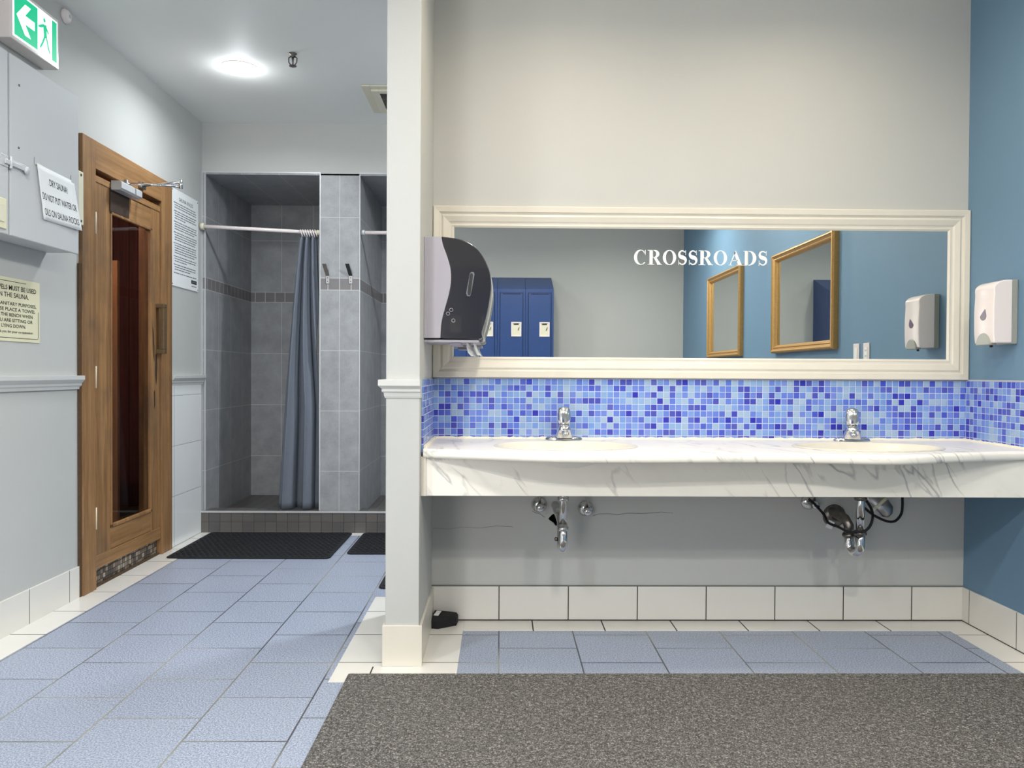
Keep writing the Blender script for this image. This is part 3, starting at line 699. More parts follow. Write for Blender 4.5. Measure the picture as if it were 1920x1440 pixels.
def hook(u, v, flapmat, label):
    p = atY(u, v, YS); t = thing('coat_hook', label, 'hook', p, 'hooks on the tiled shower pillar'); x, z = p.x, p.z
    q = MB(); q.box(x-.013, x+.013, YS-.004, YS, z-.028, z+.028); q.build('hook_plate', 'steel', t, .002)
    q = MB(); q.lathe([(.0035, 0), (.0025, .002), (0, .002)], (x, YS-.004, z+.012), (0, -1, 0), 8); q.lathe([(.0035, 0), (.0025, .002), (0, .002)], (x, YS-.004, z-.012), (0, -1, 0), 8); q.build('hook_screw', 'black', t)
    q = MB(); q.prism([(x-.012, YS-.004, z+.026), (x+.012, YS-.004, z+.026), (x-.004, YS-.034, z+.105), (x-.032, YS-.034, z+.105)], (0, -.004, 0)); q.build('hook_arm', flapmat, t, .001)
hook(614.5, 524.5, 'oldchrome', 'metal hook with a grey arm on the left side of the shower pillar')
hook(657.5, 524.5, 'black', 'metal hook with a black arm on the right side of the shower pillar')

# ------------------------------------------------------------------ vanity: backsplash, mirror, worktop
t = thing('mosaic_backsplash', 'band of blue glass mosaic tiles round the back and sides of the sink counter', 'backsplash', (.88, YV, .80))
q = MB(); q.box(XP1+.008, XR-.008, YV-.008, YV-.0005, .79, 1.078); q.build('back_mosaic', 'mosaic', t)
q = MB(); q.box(XP1+.0005, XP1+.008, 2.975, YV-.0005, .79, 1.074); q.build('side_mosaic', 'mosaic', t)
q = MB(); q.box(XR-.008, XR-.0005, 2.80, YV-.0005, .79, 1.078); q.build('side_mosaic', 'mosaic', t)
q = MB(); q.box(XR-.010, XR-.0005, 2.80, YV-.03, 1.078, 1.083); q.build('mosaic_edge', 'edge', t)

MX0, MX1, MZ0, MZ1 = XP1+.002, XR-.002, 1.081, 1.835
t = thing('wall_mirror', 'long rectangular vanity mirror in a wide cream moulded frame above the mosaic', 'mirror', (.88, YV, MZ0))
prof = [(0, 0), (0, .024), (.004, .027), (.026, .025), (.030, .019), (.036, .017), (.040, .020), (.045, .022), (.066, .016), (.072, .012), (.078, .011), (.084, .012), (.092, .007), (.092, .0)]
q = MB(); rings = []
for w_, d_ in prof:
    y = YV-.0005-d_; rings.append([q.b.verts.new(p) for p in ((MX0+w_, y, MZ0+w_), (MX1-w_, y, MZ0+w_), (MX1-w_, y, MZ1-w_), (MX0+w_, y, MZ1-w_))])
for r1, r2 in zip(rings, rings[1:]):
    for k in range(4): q.b.faces.new([r1[k], r1[(k+1) % 4], r2[(k+1) % 4], r2[k]])
q.build('mirror_frame', 'white', t)
q = MB(); q.box(MX0+.085, MX1-.085, YV-.006, YV-.001, MZ0+.085, MZ1-.085); q.build('mirror_glass', 'mirror', t)

# serif capitals for CROSSROADS
def ell(cx, cy, rx, ry, a0=0, a1=360, n=28): return [(cx+rx*math.cos(math.radians(a0+(a1-a0)*i/n)), cy+ry*math.sin(math.radians(a0+(a1-a0)*i/n))) for i in range(n+(0 if abs(a1-a0) == 360 else 1))]
def rect(x0, y0, x1, y1): return [(x0, y0), (x1, y0), (x1, y1), (x0, y1)]
def G(ch):
    if ch == 'O': return [(ell(.49, .5, .46, .515), [ell(.49, .5, .245, .465)[::-1]])], 1.0
    if ch == 'C':
        o_ = ell(.47, .5, .45, .515, 52, 318); i_ = ell(.52, .5, .28, .465, 48, 318)[::-1]
        return [(o_+i_, []), (rect(.78, .66, .82, 1.0), []), ([(.66, .90), (.80, .78), (.80, .68), (.62, .93)], [])], .93
    if ch == 'R':
        return [(rect(.12, .03, .34, .97), []), (rect(.0, 0, .46, .04), []), (rect(.0, .96, .40, 1), []),
                ([(.33, 1)]+[(.45, 1)]+ell(.50, .735, .30, .265, 90, -90, 16)+[(.33, .47)], [[(.36, .95), (.44, .95)]+ell(.42, .735, .16, .215, 90, -90, 12)+[(.36, .52)]]),
                ([(.40, .49), (.60, .50), (.90, .04), (.66, .04)], []), (rect(.64, 0, .98, .04), [])], .97
    if ch == 'D':
        return [(rect(.10, .03, .32, .97), []), (rect(0, 0, .34, .04), []), (rect(0, .96, .34, 1), []),
                ([(.30, 1)]+ell(.40, .5, .50, .5, 90, -90, 24)+[(.30, 0)], [[(.34, .95)]+ell(.38, .5, .27, .45, 90, -90, 20)+[(.34, .05)]])], .97
    if ch == 'A':
        return [([(.10, .03), (.16, .03), (.50, .86), (.46, .98)], []), ([(.45, 1), (.52, 1), (.93, .03), (.67, .03), (.40, .80)], []), (rect(.24, .29, .66, .345), []),
                (rect(0, 0, .28, .04), []), (rect(.58, 0, 1.0, .04), [])], 1.0
    if ch == 'S':
        P = []; N = 40
        for i in range(N+1):
            tt_ = i/N
            if tt_ < .5: a = math.radians(30+(270-30)*tt_*2); c = (.34+.21*math.cos(a), .745+.215*math.sin(a))
            else: a = math.radians(90-(240)*(tt_-.5)*2); c = (.34+.23*math.cos(a), .275+.235*math.sin(a))
            P.append(c)
        P2 = []
        for i in range(N+1):
            a_, b_ = P[max(0, i-1)], P[min(N, i+1)]; dx, dy = b_[0]-a_[0], b_[1]-a_[1]; l = math.hypot(dx, dy) or 1
            wd_ = .035+.085*math.exp(-((i/N-.5)/.17)**2)+.018*math.sin(PI*i/N); P2.append((P[i], (-dy/l*wd_, dx/l*wd_)))
        quads = [([(p[0]+n[0], p[1]+n[1]), (p[0]-n[0], p[1]-n[1]), (p2[0]-n2[0], p2[1]-n2[1]), (p2[0]+n2[0], p2[1]+n2[1])], []) for (p, n), (p2, n2) in zip(P2, P2[1:])]
        return quads+[(rect(.555, .68, .59, 1.0), []), (rect(.07, 0, .105, .34), [])], .70
word = 'CROSSROADS'; tot = sum(G(c)[1] for c in word)+.03*9
L0 = atY(1188, 496, YV-.007); L1 = atY(1440, 496.5, YV-.007); hgt = atY(1188, 468.5, YV-.007).z-L0.z
kx = (L1.x-L0.x)/tot; pen = 0; q = MB()
for ch in word:
    polys, w_ = G(ch)
    for outer_, holes_ in polys:
        f = lambda p: Vector((L0.x+(pen+p[0])*kx, YV-.0066, L0.z+p[1]*hgt))
        if not holes_ and len(outer_) == 4: q.face([f(p) for p in outer_])
        else: fillpoly(q, [f(p) for p in outer_], [[f(p) for p in h] for h in holes_])
    pen += w_+.03
o = q.build('mirror_lettering', 'paper', t); lab(o, 'white serif CROSSROADS lettering on the mirror')

# worktop: curved front edge
fk = [(-.302, 2.955), (-.1, 2.895), (.19, 2.812), (.42, 2.80), (.8, 2.815), (1.07, 2.82), (1.25, 2.795), (1.395, 2.775), (1.52, 2.795), (1.675, 2.855), (1.9, 2.925), (2.09, 2.96)]
def front(x):
    for i in range(len(fk)-1):
        if fk[i][0] <= x <= fk[i+1][0]+1e-6:
            p1, p2 = fk[i], fk[i+1]; p0_ = fk[i-1] if i else p1; p3 = fk[i+2] if i+2 < len(fk) else p2
            t_ = (x-p1[0])/(p2[0]-p1[0]); m1 = (p2[1]-p0_[1])/(p2[0]-p0_[0])*(p2[0]-p1[0]); m2 = (p3[1]-p1[1])/(p3[0]-p1[0])*(p2[0]-p1[0])
            return (2*t_**3-3*t_**2+1)*p1[1]+(t_**3-2*t_**2+t_)*m1+(-2*t_**3+3*t_**2)*p2[1]+(t_**3-t_**2)*m2
    return fk[-1][1]
CZ = .812; WX0, WX1 = XP1+.009, XR-.009
BAS = [(.262, 3.10, .275, .185), (1.475, 3.10, .285, .185)]
def dip(x, y):
    z = 0
    for cx, cy, rx, ry in BAS:
        d = math.hypot((x-cx)/rx, (y-cy)/ry)
        if d < 1: z -= .125*(1-d**2.6)+.004
    return z
t = thing('vanity_countertop', 'long white marbled counter with a curved front edge holding two oval sinks', 'countertop', (.88, 3.2, .63))
q = MB(); nx, ny = 260, 64; g = []
nose = [(.000, -.0006), (-.004, -.0015), (-.009, -.005), (-.012, -.011), (-.012, -.024), (-.010, -.031), (-.004, -.035), (.02, -.036), (.14, -.036)]
for i in range(nx+1):
    x = WX0+(WX1-WX0)*i/nx; yf = front(x)+.012; col = []
    for j in range(ny+1):
        y = (YV-.009)+(yf-(YV-.009))*j/ny; col.append(q.b.verts.new((x, y, CZ+dip(x, y))))
    for dy, dz in nose: col.append(q.b.verts.new((x, yf+dy, CZ+dz)))
    g.append(col)
for a, c2 in zip(g, g[1:]):
    for j in range(len(a)-1): q.face([a[j], a[j+1], c2[j+1], c2[j]], True)
o = q.build('worktop', 'marble', t)
q = MB(); q.box(XP1+.002, XR-.002, 2.965, 2.985, .632, CZ-.037); q.build('apron', 'marble', t, .001)
q = MB(); q.box(XP1+.0005, XP1+.02, 2.957, 2.9645, .632, CZ-.03); q.build('apron_end_cap', 'white', t, .001)
# caulk beads
q = MB(); P = []; r = random.Random(5)
for i in range(150): x = WX0+(WX1-WX0)*i/149; P.append((x, YV-.012, CZ+.001))
q.tube(P, [.0065+r.uniform(-.002, .0025) for _ in P], 8)
for X_, y_ in ((XP1+.012, 2.99), (XR-.012, 2.83)):
    P = [(X_, y_+(YV-.012-y_)*i/40, CZ+.001) for i in range(41)]; q.tube(P, [.008+r.uniform(-.002, .003) for _ in P], 8)
lab(q.build('caulk_bead', 'caulk', t), 'uneven cream caulk along the mosaic')
for cx, cy, rx, ry in BAS:
    q = MB(); pr_ = [(1.045, .0006), (1.04, .003), (1.02, .0045), (.995, .003), (.975, -.004), (.93, -.024), (.82, -.055), (.62, -.092), (.4, -.112), (.2, -.120), (.09, -.122)]
    n = 64; rr_ = [[q.b.verts.new((cx+rx*a*math.cos(2*PI*k/n), cy+ry*a*math.sin(2*PI*k/n), CZ+z+(.008 if a < .97 else 0))) for k in range(n)] for a, z in pr_]
    for a, c2 in zip(rr_, rr_[1:]):
        for k in range(n): q.face([a[k], a[(k+1) % n], c2[(k+1) % n], c2[k]], True)
    bs = q.build('sink_basin', 'white', t)
    q = MB(); q.lathe([(0, -.111), (.024, -.111), (.030, -.110), (.030, -.116)], (cx, cy, CZ), (0, 0, 1), 24); q.build('drain', 'chrome', bs)

def faucet(x, label, turn):
    yy = 3.375; t = thing('faucet', label, 'faucet', (x, yy, CZ)); z = CZ+.001
    q = MB(); P = []
    n = 28
    rings = []
    for sc, h in ((1, 0), (1, .006), (.93, .012), (.6, .017)):
        rings.append([q.b.verts.new((x+.080*sc*math.copysign(abs(math.cos(a))**.8, math.cos(a)), yy+.026*sc*math.sin(a), z+h)) for a in [2*PI*k/n for k in range(n)]])
    for a, b_ in zip(rings, rings[1:]):
        for k in range(n): q.face([a[k], a[(k+1) % n], b_[(k+1) % n], b_[k]], True)
    q.b.faces.new(rings[-1]); q.build('faucet_base', 'chrome', t)
    # spout body: wide at the foot, sloping forward; built pointing to -y then turned
    def rot(p):
        v = Vector(p)-Vector((x, yy, 0)); c_, s_ = math.cos(turn), math.sin(turn); return (x+v.x*c_-v.y*s_, yy+v.x*s_+v.y*c_, v.z)
    q = MB(); n = 24; rings = []
    for (cy_, w_, d_, h) in ((-.006, .038, .036, .010), (-.010, .034, .036, .026), (-.018, .029, .036, .044), (-.024, .025, .029, .058), (-.016, .021, .020, .068)):
        rings.append([q.b.verts.new(rot((x+w_*math.copysign(abs(math.cos(a))**.6, math.cos(a)), yy+cy_+d_*math.copysign(abs(math.sin(a))**.6, math.sin(a)), z+h))) for a in [2*PI*k/n for k in range(n)]])
    for a, b_ in zip(rings, rings[1:]):
        for k in range(n): q.face([a[k], a[(k+1) % n], b_[(k+1) % n], b_[k]], True)
    q.b.faces.new(rings[-1]); q.build('spout_body', 'chrome', t)
    q = MB(); n = 20; rings = []
    for (yo, h, rx_, rz_) in ((-.02, .034, .015, .012), (-.06, .037, .015, .011), (-.095, .032, .014, .010), (-.102, .028, .012, .006)):
        rings.append([q.b.verts.new(rot((x+rx_*math.cos(a), yy+yo, z+h+rz_*math.sin(a)))) for a in [2*PI*k/n for k in range(n)]])
    for a, b_ in zip(rings, rings[1:]):
        for k in range(n): q.face([a[k], a[(k+1) % n], b_[(k+1) % n], b_[k]], True)
    q.b.faces.new(rings[-1]); q.b.faces.new(rings[0]); q.build('spout', 'chrome', t)
    q = MB(); rings = []; n = 24
    for (yo, w_, d_, h) in ((0, .022, .018, .069), (0, .027, .020, .078), (.001, .029, .019, .092), (.003, .029, .018, .112), (.005, .027, .016, .130), (.006, .021, .012, .140), (.006, .009, .006, .144)):
        rings.append([q.b.verts.new(rot((x+w_*math.copysign(abs(math.cos(a))**.75, math.cos(a)), yy-.010+yo+d_*math.copysign(abs(math.sin(a))**.75, math.sin(a)), z+h))) for a in [2*PI*k/n for k in range(n)]])
    for a, b_ in zip(rings, rings[1:]):
        for k in range(n): q.face([a[k], a[(k+1) % n], b_[(k+1) % n], b_[k]], True)
    q.b.faces.new(rings[-1]); q.b.faces.new(rings[0]); q.build('lever_handle', 'chrome', t)
faucet(atY(1057, 818, 3.375).x, 'chrome single lever faucet at the left sink, facing forward', 0.0)
faucet(atY(1597, 822, 3.375).x, 'chrome single lever faucet at the right sink, twisted to the left', -.35)

# plumbing under the left sink
def arc(c_, r_, a0, a1, ex, ez, n=12):
    c_ = Vector(c_); ex = Vector(ex); ez = Vector(ez)
    return [c_+ex*r_*math.cos(a0+(a1-a0)*i/n)+ez*r_*math.sin(a0+(a1-a0)*i/n) for i in range(n+1)]
px = atY(1055.5, 980, 3.10).x; zb = atY(1055, 1041, 3.10).z
t = thing('sink_drain', 'straight chrome drain trap under the left sink', 'drain pipe', (px, 3.10, zb))
q = MB(); q.tube([(px, 3.10, .688), (px, 3.10, .50)], .0145, 18); q.build('tailpiece', 'chrome', t)
zn = atY(1055, 935, 3.10).z
for z, nm in ((zn, 1), (atY(1055, 991, 3.10).z, 2)):
    q = MB(); q.lathe([(.0, -.008), (.021, -.008), (.023, -.004), (.023, .004), (.019, .009), (0, .009)], (px, 3.10, z), (0, 0, 1), 8); q.build('slip_nut', 'chrome', t)
rb = .034; P = [(px, 3.10, .50), (px, 3.10, zb+.018+rb)]+[p for p in arc((px, 3.10+rb, zb+.018+rb), rb, PI, 2*PI, (0, 1, 0), (0, 0, 1))]+[(px, 3.10+2*rb, .46), (px, 3.18, .495), (px-.004, 3.22, .508), (px-.006, YV+.04, .515)]
q = MB(); q.tube(P, .0185, 18); q.build('trap_bend', 'chrome', t)
q = MB(); q.lathe([(0, 0), (.008, 0), (.008, .012), (0, .014)], (px-.018, 3.12, zb+.06), (-1, 0, 0), 8); q.build('drain_plug', 'oldchrome', t)
def valve(u, v, label, riser):
    p = atY(u, v, YV); t = thing('shutoff_valve', label, 'valve', (p.x, YV, p.z))
    q = MB(); q.lathe([(.035, 0), (.034, .004), (.022, .014), (.010, .018), (0, .018)], (p.x, YV-.0005, p.z), (0, -1, 0)); q.build('escutcheon', 'chrome', t)
    q = MB(); q.tube([(p.x, YV-.010, p.z), (p.x, YV-.075, p.z)], .008, 12); q.lathe([(.0, -.015), (.013, -.015), (.013, .015), (0, .015)], (p.x, YV-.062, p.z), (0, 0, 1), 12); q.build('valve_body', 'oldchrome', t)
    q = MB(); q.lathe([(0, 0), (.017, .001), (.019, .006), (.015, .012), (0, .013)], (p.x, YV-.078, p.z), (0, -1, 0), 10); q.build('valve_handle', 'chrome', t)
    q = MB(); q.tube([(p.x, YV-.062, p.z+.012), (p.x, YV-.064, p.z+.05), (p.x+riser, YV-.075, .70)], .005, 8); q.build('supply_tube', 'steel', t)
valve(1011, 946, 'chrome shutoff valve to the left of the straight drain, under the left sink', .03)
valve(1098, 953, 'chrome shutoff valve to the right of the straight drain, under the left sink', -.03)
valve(1516, 941, 'pale shutoff valve on the wall left of the tangled pipes, under the right sink', .03)
# right sink
px2 = atY(1613, 980, 3.10).x; zb2 = atY(1608, 1047, 3.10).z; pl = atY(1594, 1010, 3.15).x
t = thing('sink_drain', 'chrome and tarnished drain trap turned sideways under the right sink', 'drain pipe', (px2, 3.10, zb2))
q = MB(); q.tube([(px2, 3.10, .688), (px2, 3.10, .475)], .0165, 18); q.build('tailpiece', 'chrome', t)
for z in (atY(1612, 934, 3.10).z, atY(1612, 1000, 3.10).z):
    q = MB(); q.lathe([(.0, -.009), (.022, -.009), (.026, -.004), (.026, .004), (.021, .010), (0, .010)], (px2, 3.10, z), (0, 0, 1), 8); q.build('slip_nut', 'oldchrome', t)
c0 = Vector((px2, 3.10, 0)); c1 = Vector((pl-.004, 3.155, 0)); mid = (c0+c1)/2; dr_ = (c1-c0); R_ = dr_.length/2; dr_.normalize()
P = [(px2, 3.10, .475)]+[mid+dr_*R_*-math.cos(a)+Vector((0, 0, zb2+.019+R_-R_*math.sin(a))) for a in [PI*i/12 for i in range(13)]]+[(c1.x, c1.y, .455)]
q = MB(); q.tube(P, .0185, 18); q.build('trap_bend', 'chrome', t)
q = MB(); q.lathe([(.0, -.008), (.023, -.008), (.027, -.003), (.027, .003), (.021, .010), (0, .010)], (c1.x, c1.y, .447), (0, 0, 1), 8); q.build('slip_nut', 'oldchrome', t)
we = atY(1564, 967, YV)
q = MB(); q.tube([(c1.x, c1.y, .45), (c1.x, c1.y, .485), (c1.x-.008, c1.y+.015, .51), (c1.x-.03, c1.y+.08, .53), (we.x+.01, YV-.08, we.z+.002), (we.x, YV-.005, we.z)], .020, 16); q.build('trap_arm', 'oldchrome', t)
q = MB(); q.lathe([(.052, 0), (.050, .006), (.030, .018), (0, .018)], (we.x, YV-.0005, we.z), (0, -1, 0)); q.build('escutcheon', 'oldchrome', t)
q = MB(); a = atY(1556, 983, 3.36); q.prism([(a.x-.020, a.y, a.z-.012), (a.x+.006, a.y, a.z-.022), (a.x+.020, a.y, a.z+.008), (a.x-.004, a.y, a.z+.020)], (0, -.004, 0)); lab(q.build('pipe_tag', 'paper', t), 'small pale tag on the pipe')
def spline(pts, n=10):
    out = []; P = [Vector(p) for p in pts]; P = [P[0]]+P+[P[-1]]
    for i in range(1, len(P)-2):
        for k in range(n):
            s = k/n; out.append(.5*((2*P[i])+(P[i+1]-P[i-1])*s+(2*P[i-1]-5*P[i]+4*P[i+1]-P[i+2])*s*s+(3*P[i]-P[i-1]-3*P[i+1]+P[i+2])*s**3))
    out.append(P[-2]); return out
def cable(uv, Y, label, r_=.0055):
    P = spline([atY(u, v, y) for (u, v), y in zip(uv, Y)]); q = MB(); q.tube(P, r_, 10); o = q.build('supply_hose', 'rubber'); tag(o, label, 'hose', 'black flexible hoses under the right sink')
cable([(1517, 936), (1528, 946), (1545, 965), (1553, 980), (1572, 988), (1590, 997), (1605, 998)], [3.37, 3.34, 3.28, 3.22, 3.16, 3.09, 3.055], 'black hose running down left from the pale valve to the trap')
cable([(1602, 996), (1618, 997), (1630, 988), (1636, 972), (1634, 955), (1624, 938), (1618, 925)], [3.055, 3.05, 3.07, 3.12, 3.16, 3.2, 3.22], 'black hose curving round the right of the chrome tailpiece')
cable([(1620, 952), (1640, 967), (1662, 977), (1678, 977), (1689, 965), (1692, 950), (1692, 928)], [3.25, 3.26, 3.28, 3.29, 3.3, 3.3, 3.3], 'black hose looping below the silver canister')
A = atY(1622, 925, 3.36); B = atY(1668, 968, 3.30); d = (B-A); L = d.length
t = thing('canister', 'silver canister lying at a slant behind the right sink trap', 'canister', B)
q = MB(); q.lathe([(0, -.03), (.045, -.03), (.048, 0), (.048, L*.62), (.040, L*.86), (.018, L), (0, L)], A, d, 24); q.build('canister_shell', 'steel', t)
q = MB(); q.lathe([(.0485, L*.50), (.0490, L*.50), (.0490, L*.60), (.0485, L*.60)], A, d, 24); q.build('canister_band', 'oldwhite', t)
# cracks in the wall paint
def crack(pts, label, w_=.0012):
    r = random.Random(len(pts)*7); P = [atY(u, v, YV-.0006) for u, v in pts]; q = MB(); up_, dn = [], []
    for p in P: k = r.uniform(.4, 1)*w_; up_.append(q.b.verts.new(p+Vector((0, 0, k)))); dn.append(q.b.verts.new(p-Vector((0, 0, k))))
    for i in range(len(P)-1): q.b.faces.new([up_[i], up_[i+1], dn[i+1], dn[i]])
    tag(q.build('wall_crack', 'grime'), label, 'crack', 'hairline cracks in the wall under the counter')
crack([(998, 958), (1003, 961), (1012, 963), (1020, 969), (1026, 972)], 'thin crack running into the hole from the left valve')
crack([(1112, 967), (1122, 964), (1140, 963), (1158, 965), (1178, 962), (1205, 963), (1240, 960), (1262, 962)], 'long thin crack running right from the right valve of the left sink', .001)
crack([(812, 990), (840, 992), (868, 988), (900, 990), (930, 986), (962, 988)], 'faint wavy crack low on the wall at the left end under the counter', .0008)

# paper towel dispenser on the partition
YN = 3.05
def pj(pts, Y=YN, dx=0, dz=0): return [Vector((atY(u, v, YN).x+dx, Y, atY(u, v, YN).z+dz)) for u, v in pts]
S_ = spline([(827.5, 443.5, 0), (831, 460, 0), (839, 482, 0), (845, 505, 0), (845.5, 530, 0), (841, 555, 0), (834, 580, 0), (828, 605, 0), (826, 634, 0)], 6)
O_ = spline([(826, 634.5, 0), (865, 635, 0), (901, 635, 0), (903, 622, 0), (911, 595, 0), (917, 565, 0), (920.5, 535, 0), (918, 510, 0), (908, 485, 0), (890, 462, 0), (868, 450, 0), (845, 445.5, 0), (827.5, 443.5, 0)], 5)
S2 = [(p.x, p.y) for p in S_]; O2 = [(p.x, p.y) for p in O_]
t = thing('towel_dispenser', 'smoked black and grey paper towel dispenser on the side of the white wall end', 'towel dispenser', (XP1, 3.2, 1.22))
q = MB(); q.prism([Vector((XP1, YN, pj([(800, 443)])[0].z))]+pj(S2)+[Vector((XP1, YN, pj([(800, 634)])[0].z))], (0, .29, 0)); q.build('dispenser_body', 'grey_plastic', t, .003)
q = MB(); q.prism(pj(S2[::-1]+O2[::-1][1:-1][::1], YN+.001, .0005), (0, .25, 0), True); cov = q.build('dispenser_cover', 'smoke', t, .004, 3)
O3 = [(u, v) for u, v in O2]; q = MB(); q.prism([Vector((p.x+.006 if p.x > -.2 else p.x, YN+.252, p.z-(.004 if p.z < 1.3 else 0))) for p in pj(O3[4:-2])], (0, .036, 0), True); q.build('dispenser_far_side', 'pale_grey', t, .003)
z_ = pj([(826, 636)])[0].z
q = MB(); q.box(XP1, -.085, YN+.01, YN+.285, z_-.012, z_-.001); q.box(-.20, -.155, YN+.03, YN+.2, z_-.022, z_-.012); q.build('dispenser_tray', 'grey_plastic', t, .002)
q = MB(); ka = spline([(885, 520, 0), (888, 545, 0), (884, 560, 0), (879, 557, 0), (877, 545, 0), (881, 522, 0)], 5)
fr = [(877.5, 553), (876.5, 548), (881, 515), (883, 512), (886, 512.5), (887, 516), (882.5, 551), (881, 554)]
q.prism(pj(fr, YN-.004), (0, .005, 0), True); q.build('key_slot', 'black', cov, .001)
fo = [(881.5+(u-881.5)*1.5, 533+(v-533)*1.1) for u, v in fr]; q = MB(); q.prism(pj(fo, YN-.002), (0, .003, 0), True); q.build('key_slot_rim', 'greyink', cov, .001)
q = MB(); fr2 = [(870+20*math.cos(a), 512+37*math.sin(a)) for a in [math.radians(x) for x in range(180, 340, 12)]]
for (u, v) in ((840, 588), (846, 581), (850, 601)):
    c_ = pj([(u, v)], YN-.0002)[0]; q.torus(c_, (0, 1, 0), .0065, .0007, 16, 6)
lab(q.build('cover_symbols', 'greytrim', cov), 'small grey round symbols')
q = MB(); a = pj([(886, 637)], 3.17)[0]
P1 = [Vector((-.128, 3.10, z_-.012)), Vector((-.124, 3.10, z_-.03)), Vector((-.116, 3.10, z_-.05)), Vector((-.108, 3.10, z_-.064))]
def strip(q, c, w1, yw):
    up_ = []; dn = []
    for i, p in enumerate(c): ww = w1[i]; up_.append(q.b.verts.new(p-Vector((ww, 0, 0)))); dn.append(q.b.verts.new(p+Vector((ww, yw, 0))))
    for i in range(len(c)-1): q.b.faces.new([up_[i], dn[i], dn[i+1], up_[i+1]])
strip(q, P1, [.006, .010, .013, .009], .08); strip(q, [p+Vector((.022, .04, .004)) for p in P1], [.004, .004, .005, .007], .06)
o = q.build('paper_towel_end', 'paper', t); m = o.modifiers.new('th', 'SOLIDIFY'); m.thickness = .001

# soap dispenser on the blue wall
sy0, sy1, sz0, sz1 = 3.105, 3.235, 1.230, 1.490
t = thing('soap_dispenser', 'white soap dispenser with a violet drop window on the blue wall', 'soap dispenser', (XR, 3.17, sz0))
q = MB(); q.box(XR-.026, XR-.0005, sy0+.004, sy1-.004, sz0, sz1); q.build('back_plate', 'greygreen', t, .004)
fx = XR-.103; pf = [(XR-.026, sz1-.001), (XR-.060, sz1-.003), (XR-.085, sz1-.012), (XR-.101, sz1-.030), (fx+.002, sz1-.060), (fx-.001, sz1-.13), (fx, sz0+.050), (fx+.004, sz0+.004), (XR-.026, sz0+.004)]
P = spline([(a, 0, z) for a, z in pf[:-1]], 5)+[Vector((XR-.026, 0, sz0+.004))]
q = MB(); q.prism([(p.x, sy0, p.z) for p in P], (0, sy1-sy0, 0), True); q.build('dispenser_body', 'white_plastic', t, .009, 4)
q = MB(); cy_, cz_ = (sy0+sy1)/2, 1.345; dp = []
for k in range(24):
    a = 2*PI*k/24; r_ = .015*(1+.0*math.cos(a)); yy = math.cos(a)*.020; zz = math.sin(a)*.017
    if zz > 0: yy *= (1-zz/.017)**.6*1.0; zz *= 1.7
    dp.append((fx-.0022, cy_+yy-.012*max(zz, 0)/.03, cz_+zz))
q.prism(dp, (.004, 0, 0), True); lab(q.build('drop_window', 'violet', t), 'violet drop-shaped window')
q = MB(); q.prism([(fx-.004, (sy0+sy1)/2+.046*math.cos(a), sz0-.004+.050*math.sin(a)) for a in [PI*k/16 for k in range(17)]], (.030, 0, 0), True); lab(q.build('push_bar', 'greygreen', t, .004), 'grey translucent push bar')
q = MB(); q.tube([(XR-.07, cy_, sz0+.004), (XR-.07, cy_, sz0-.012)], .006, 10); q.build('nozzle', 'black', t)

# rodent bait box in the corner
t = thing('bait_box', 'small black wedge-shaped trap box with a white label in the corner on the floor', 'trap box', (-.25, 3.39, 0))
pl_ = [(-.291, 3.335), (-.262, 3.328), (-.185, 3.375), (-.180, 3.43), (-.200, 3.440), (-.291, 3.440)]
q = MB(); n = len(pl_); r1 = [q.b.verts.new((x, y, .0018)) for x, y in pl_]; r2 = [q.b.verts.new((x, y, .034)) for x, y in pl_]
cx = sum(p[0] for p in pl_)/n; cy = sum(p[1] for p in pl_)/n; r3 = [q.b.verts.new((cx+(x-cx)*.86, cy+(y-cy)*.84+.003, .052 if x < -.22 else .044)) for x, y in pl_]
for a, b_ in ((r1, r2), (r2, r3)):
    for k in range(n): q.b.faces.new([a[k], a[(k+1) % n], b_[(k+1) % n], b_[k]])
q.b.faces.new(r3); q.b.faces.new(r1); q.build('box_shell', 'rubber', t, .0015)
q = MB(); q.prism([(-.283, 3.352, .0535), (-.262, 3.347, .0535), (-.252, 3.412, .0535), (-.273, 3.418, .0535)], (0, 0, .0008)); q.build('box_label', 'paper', t)

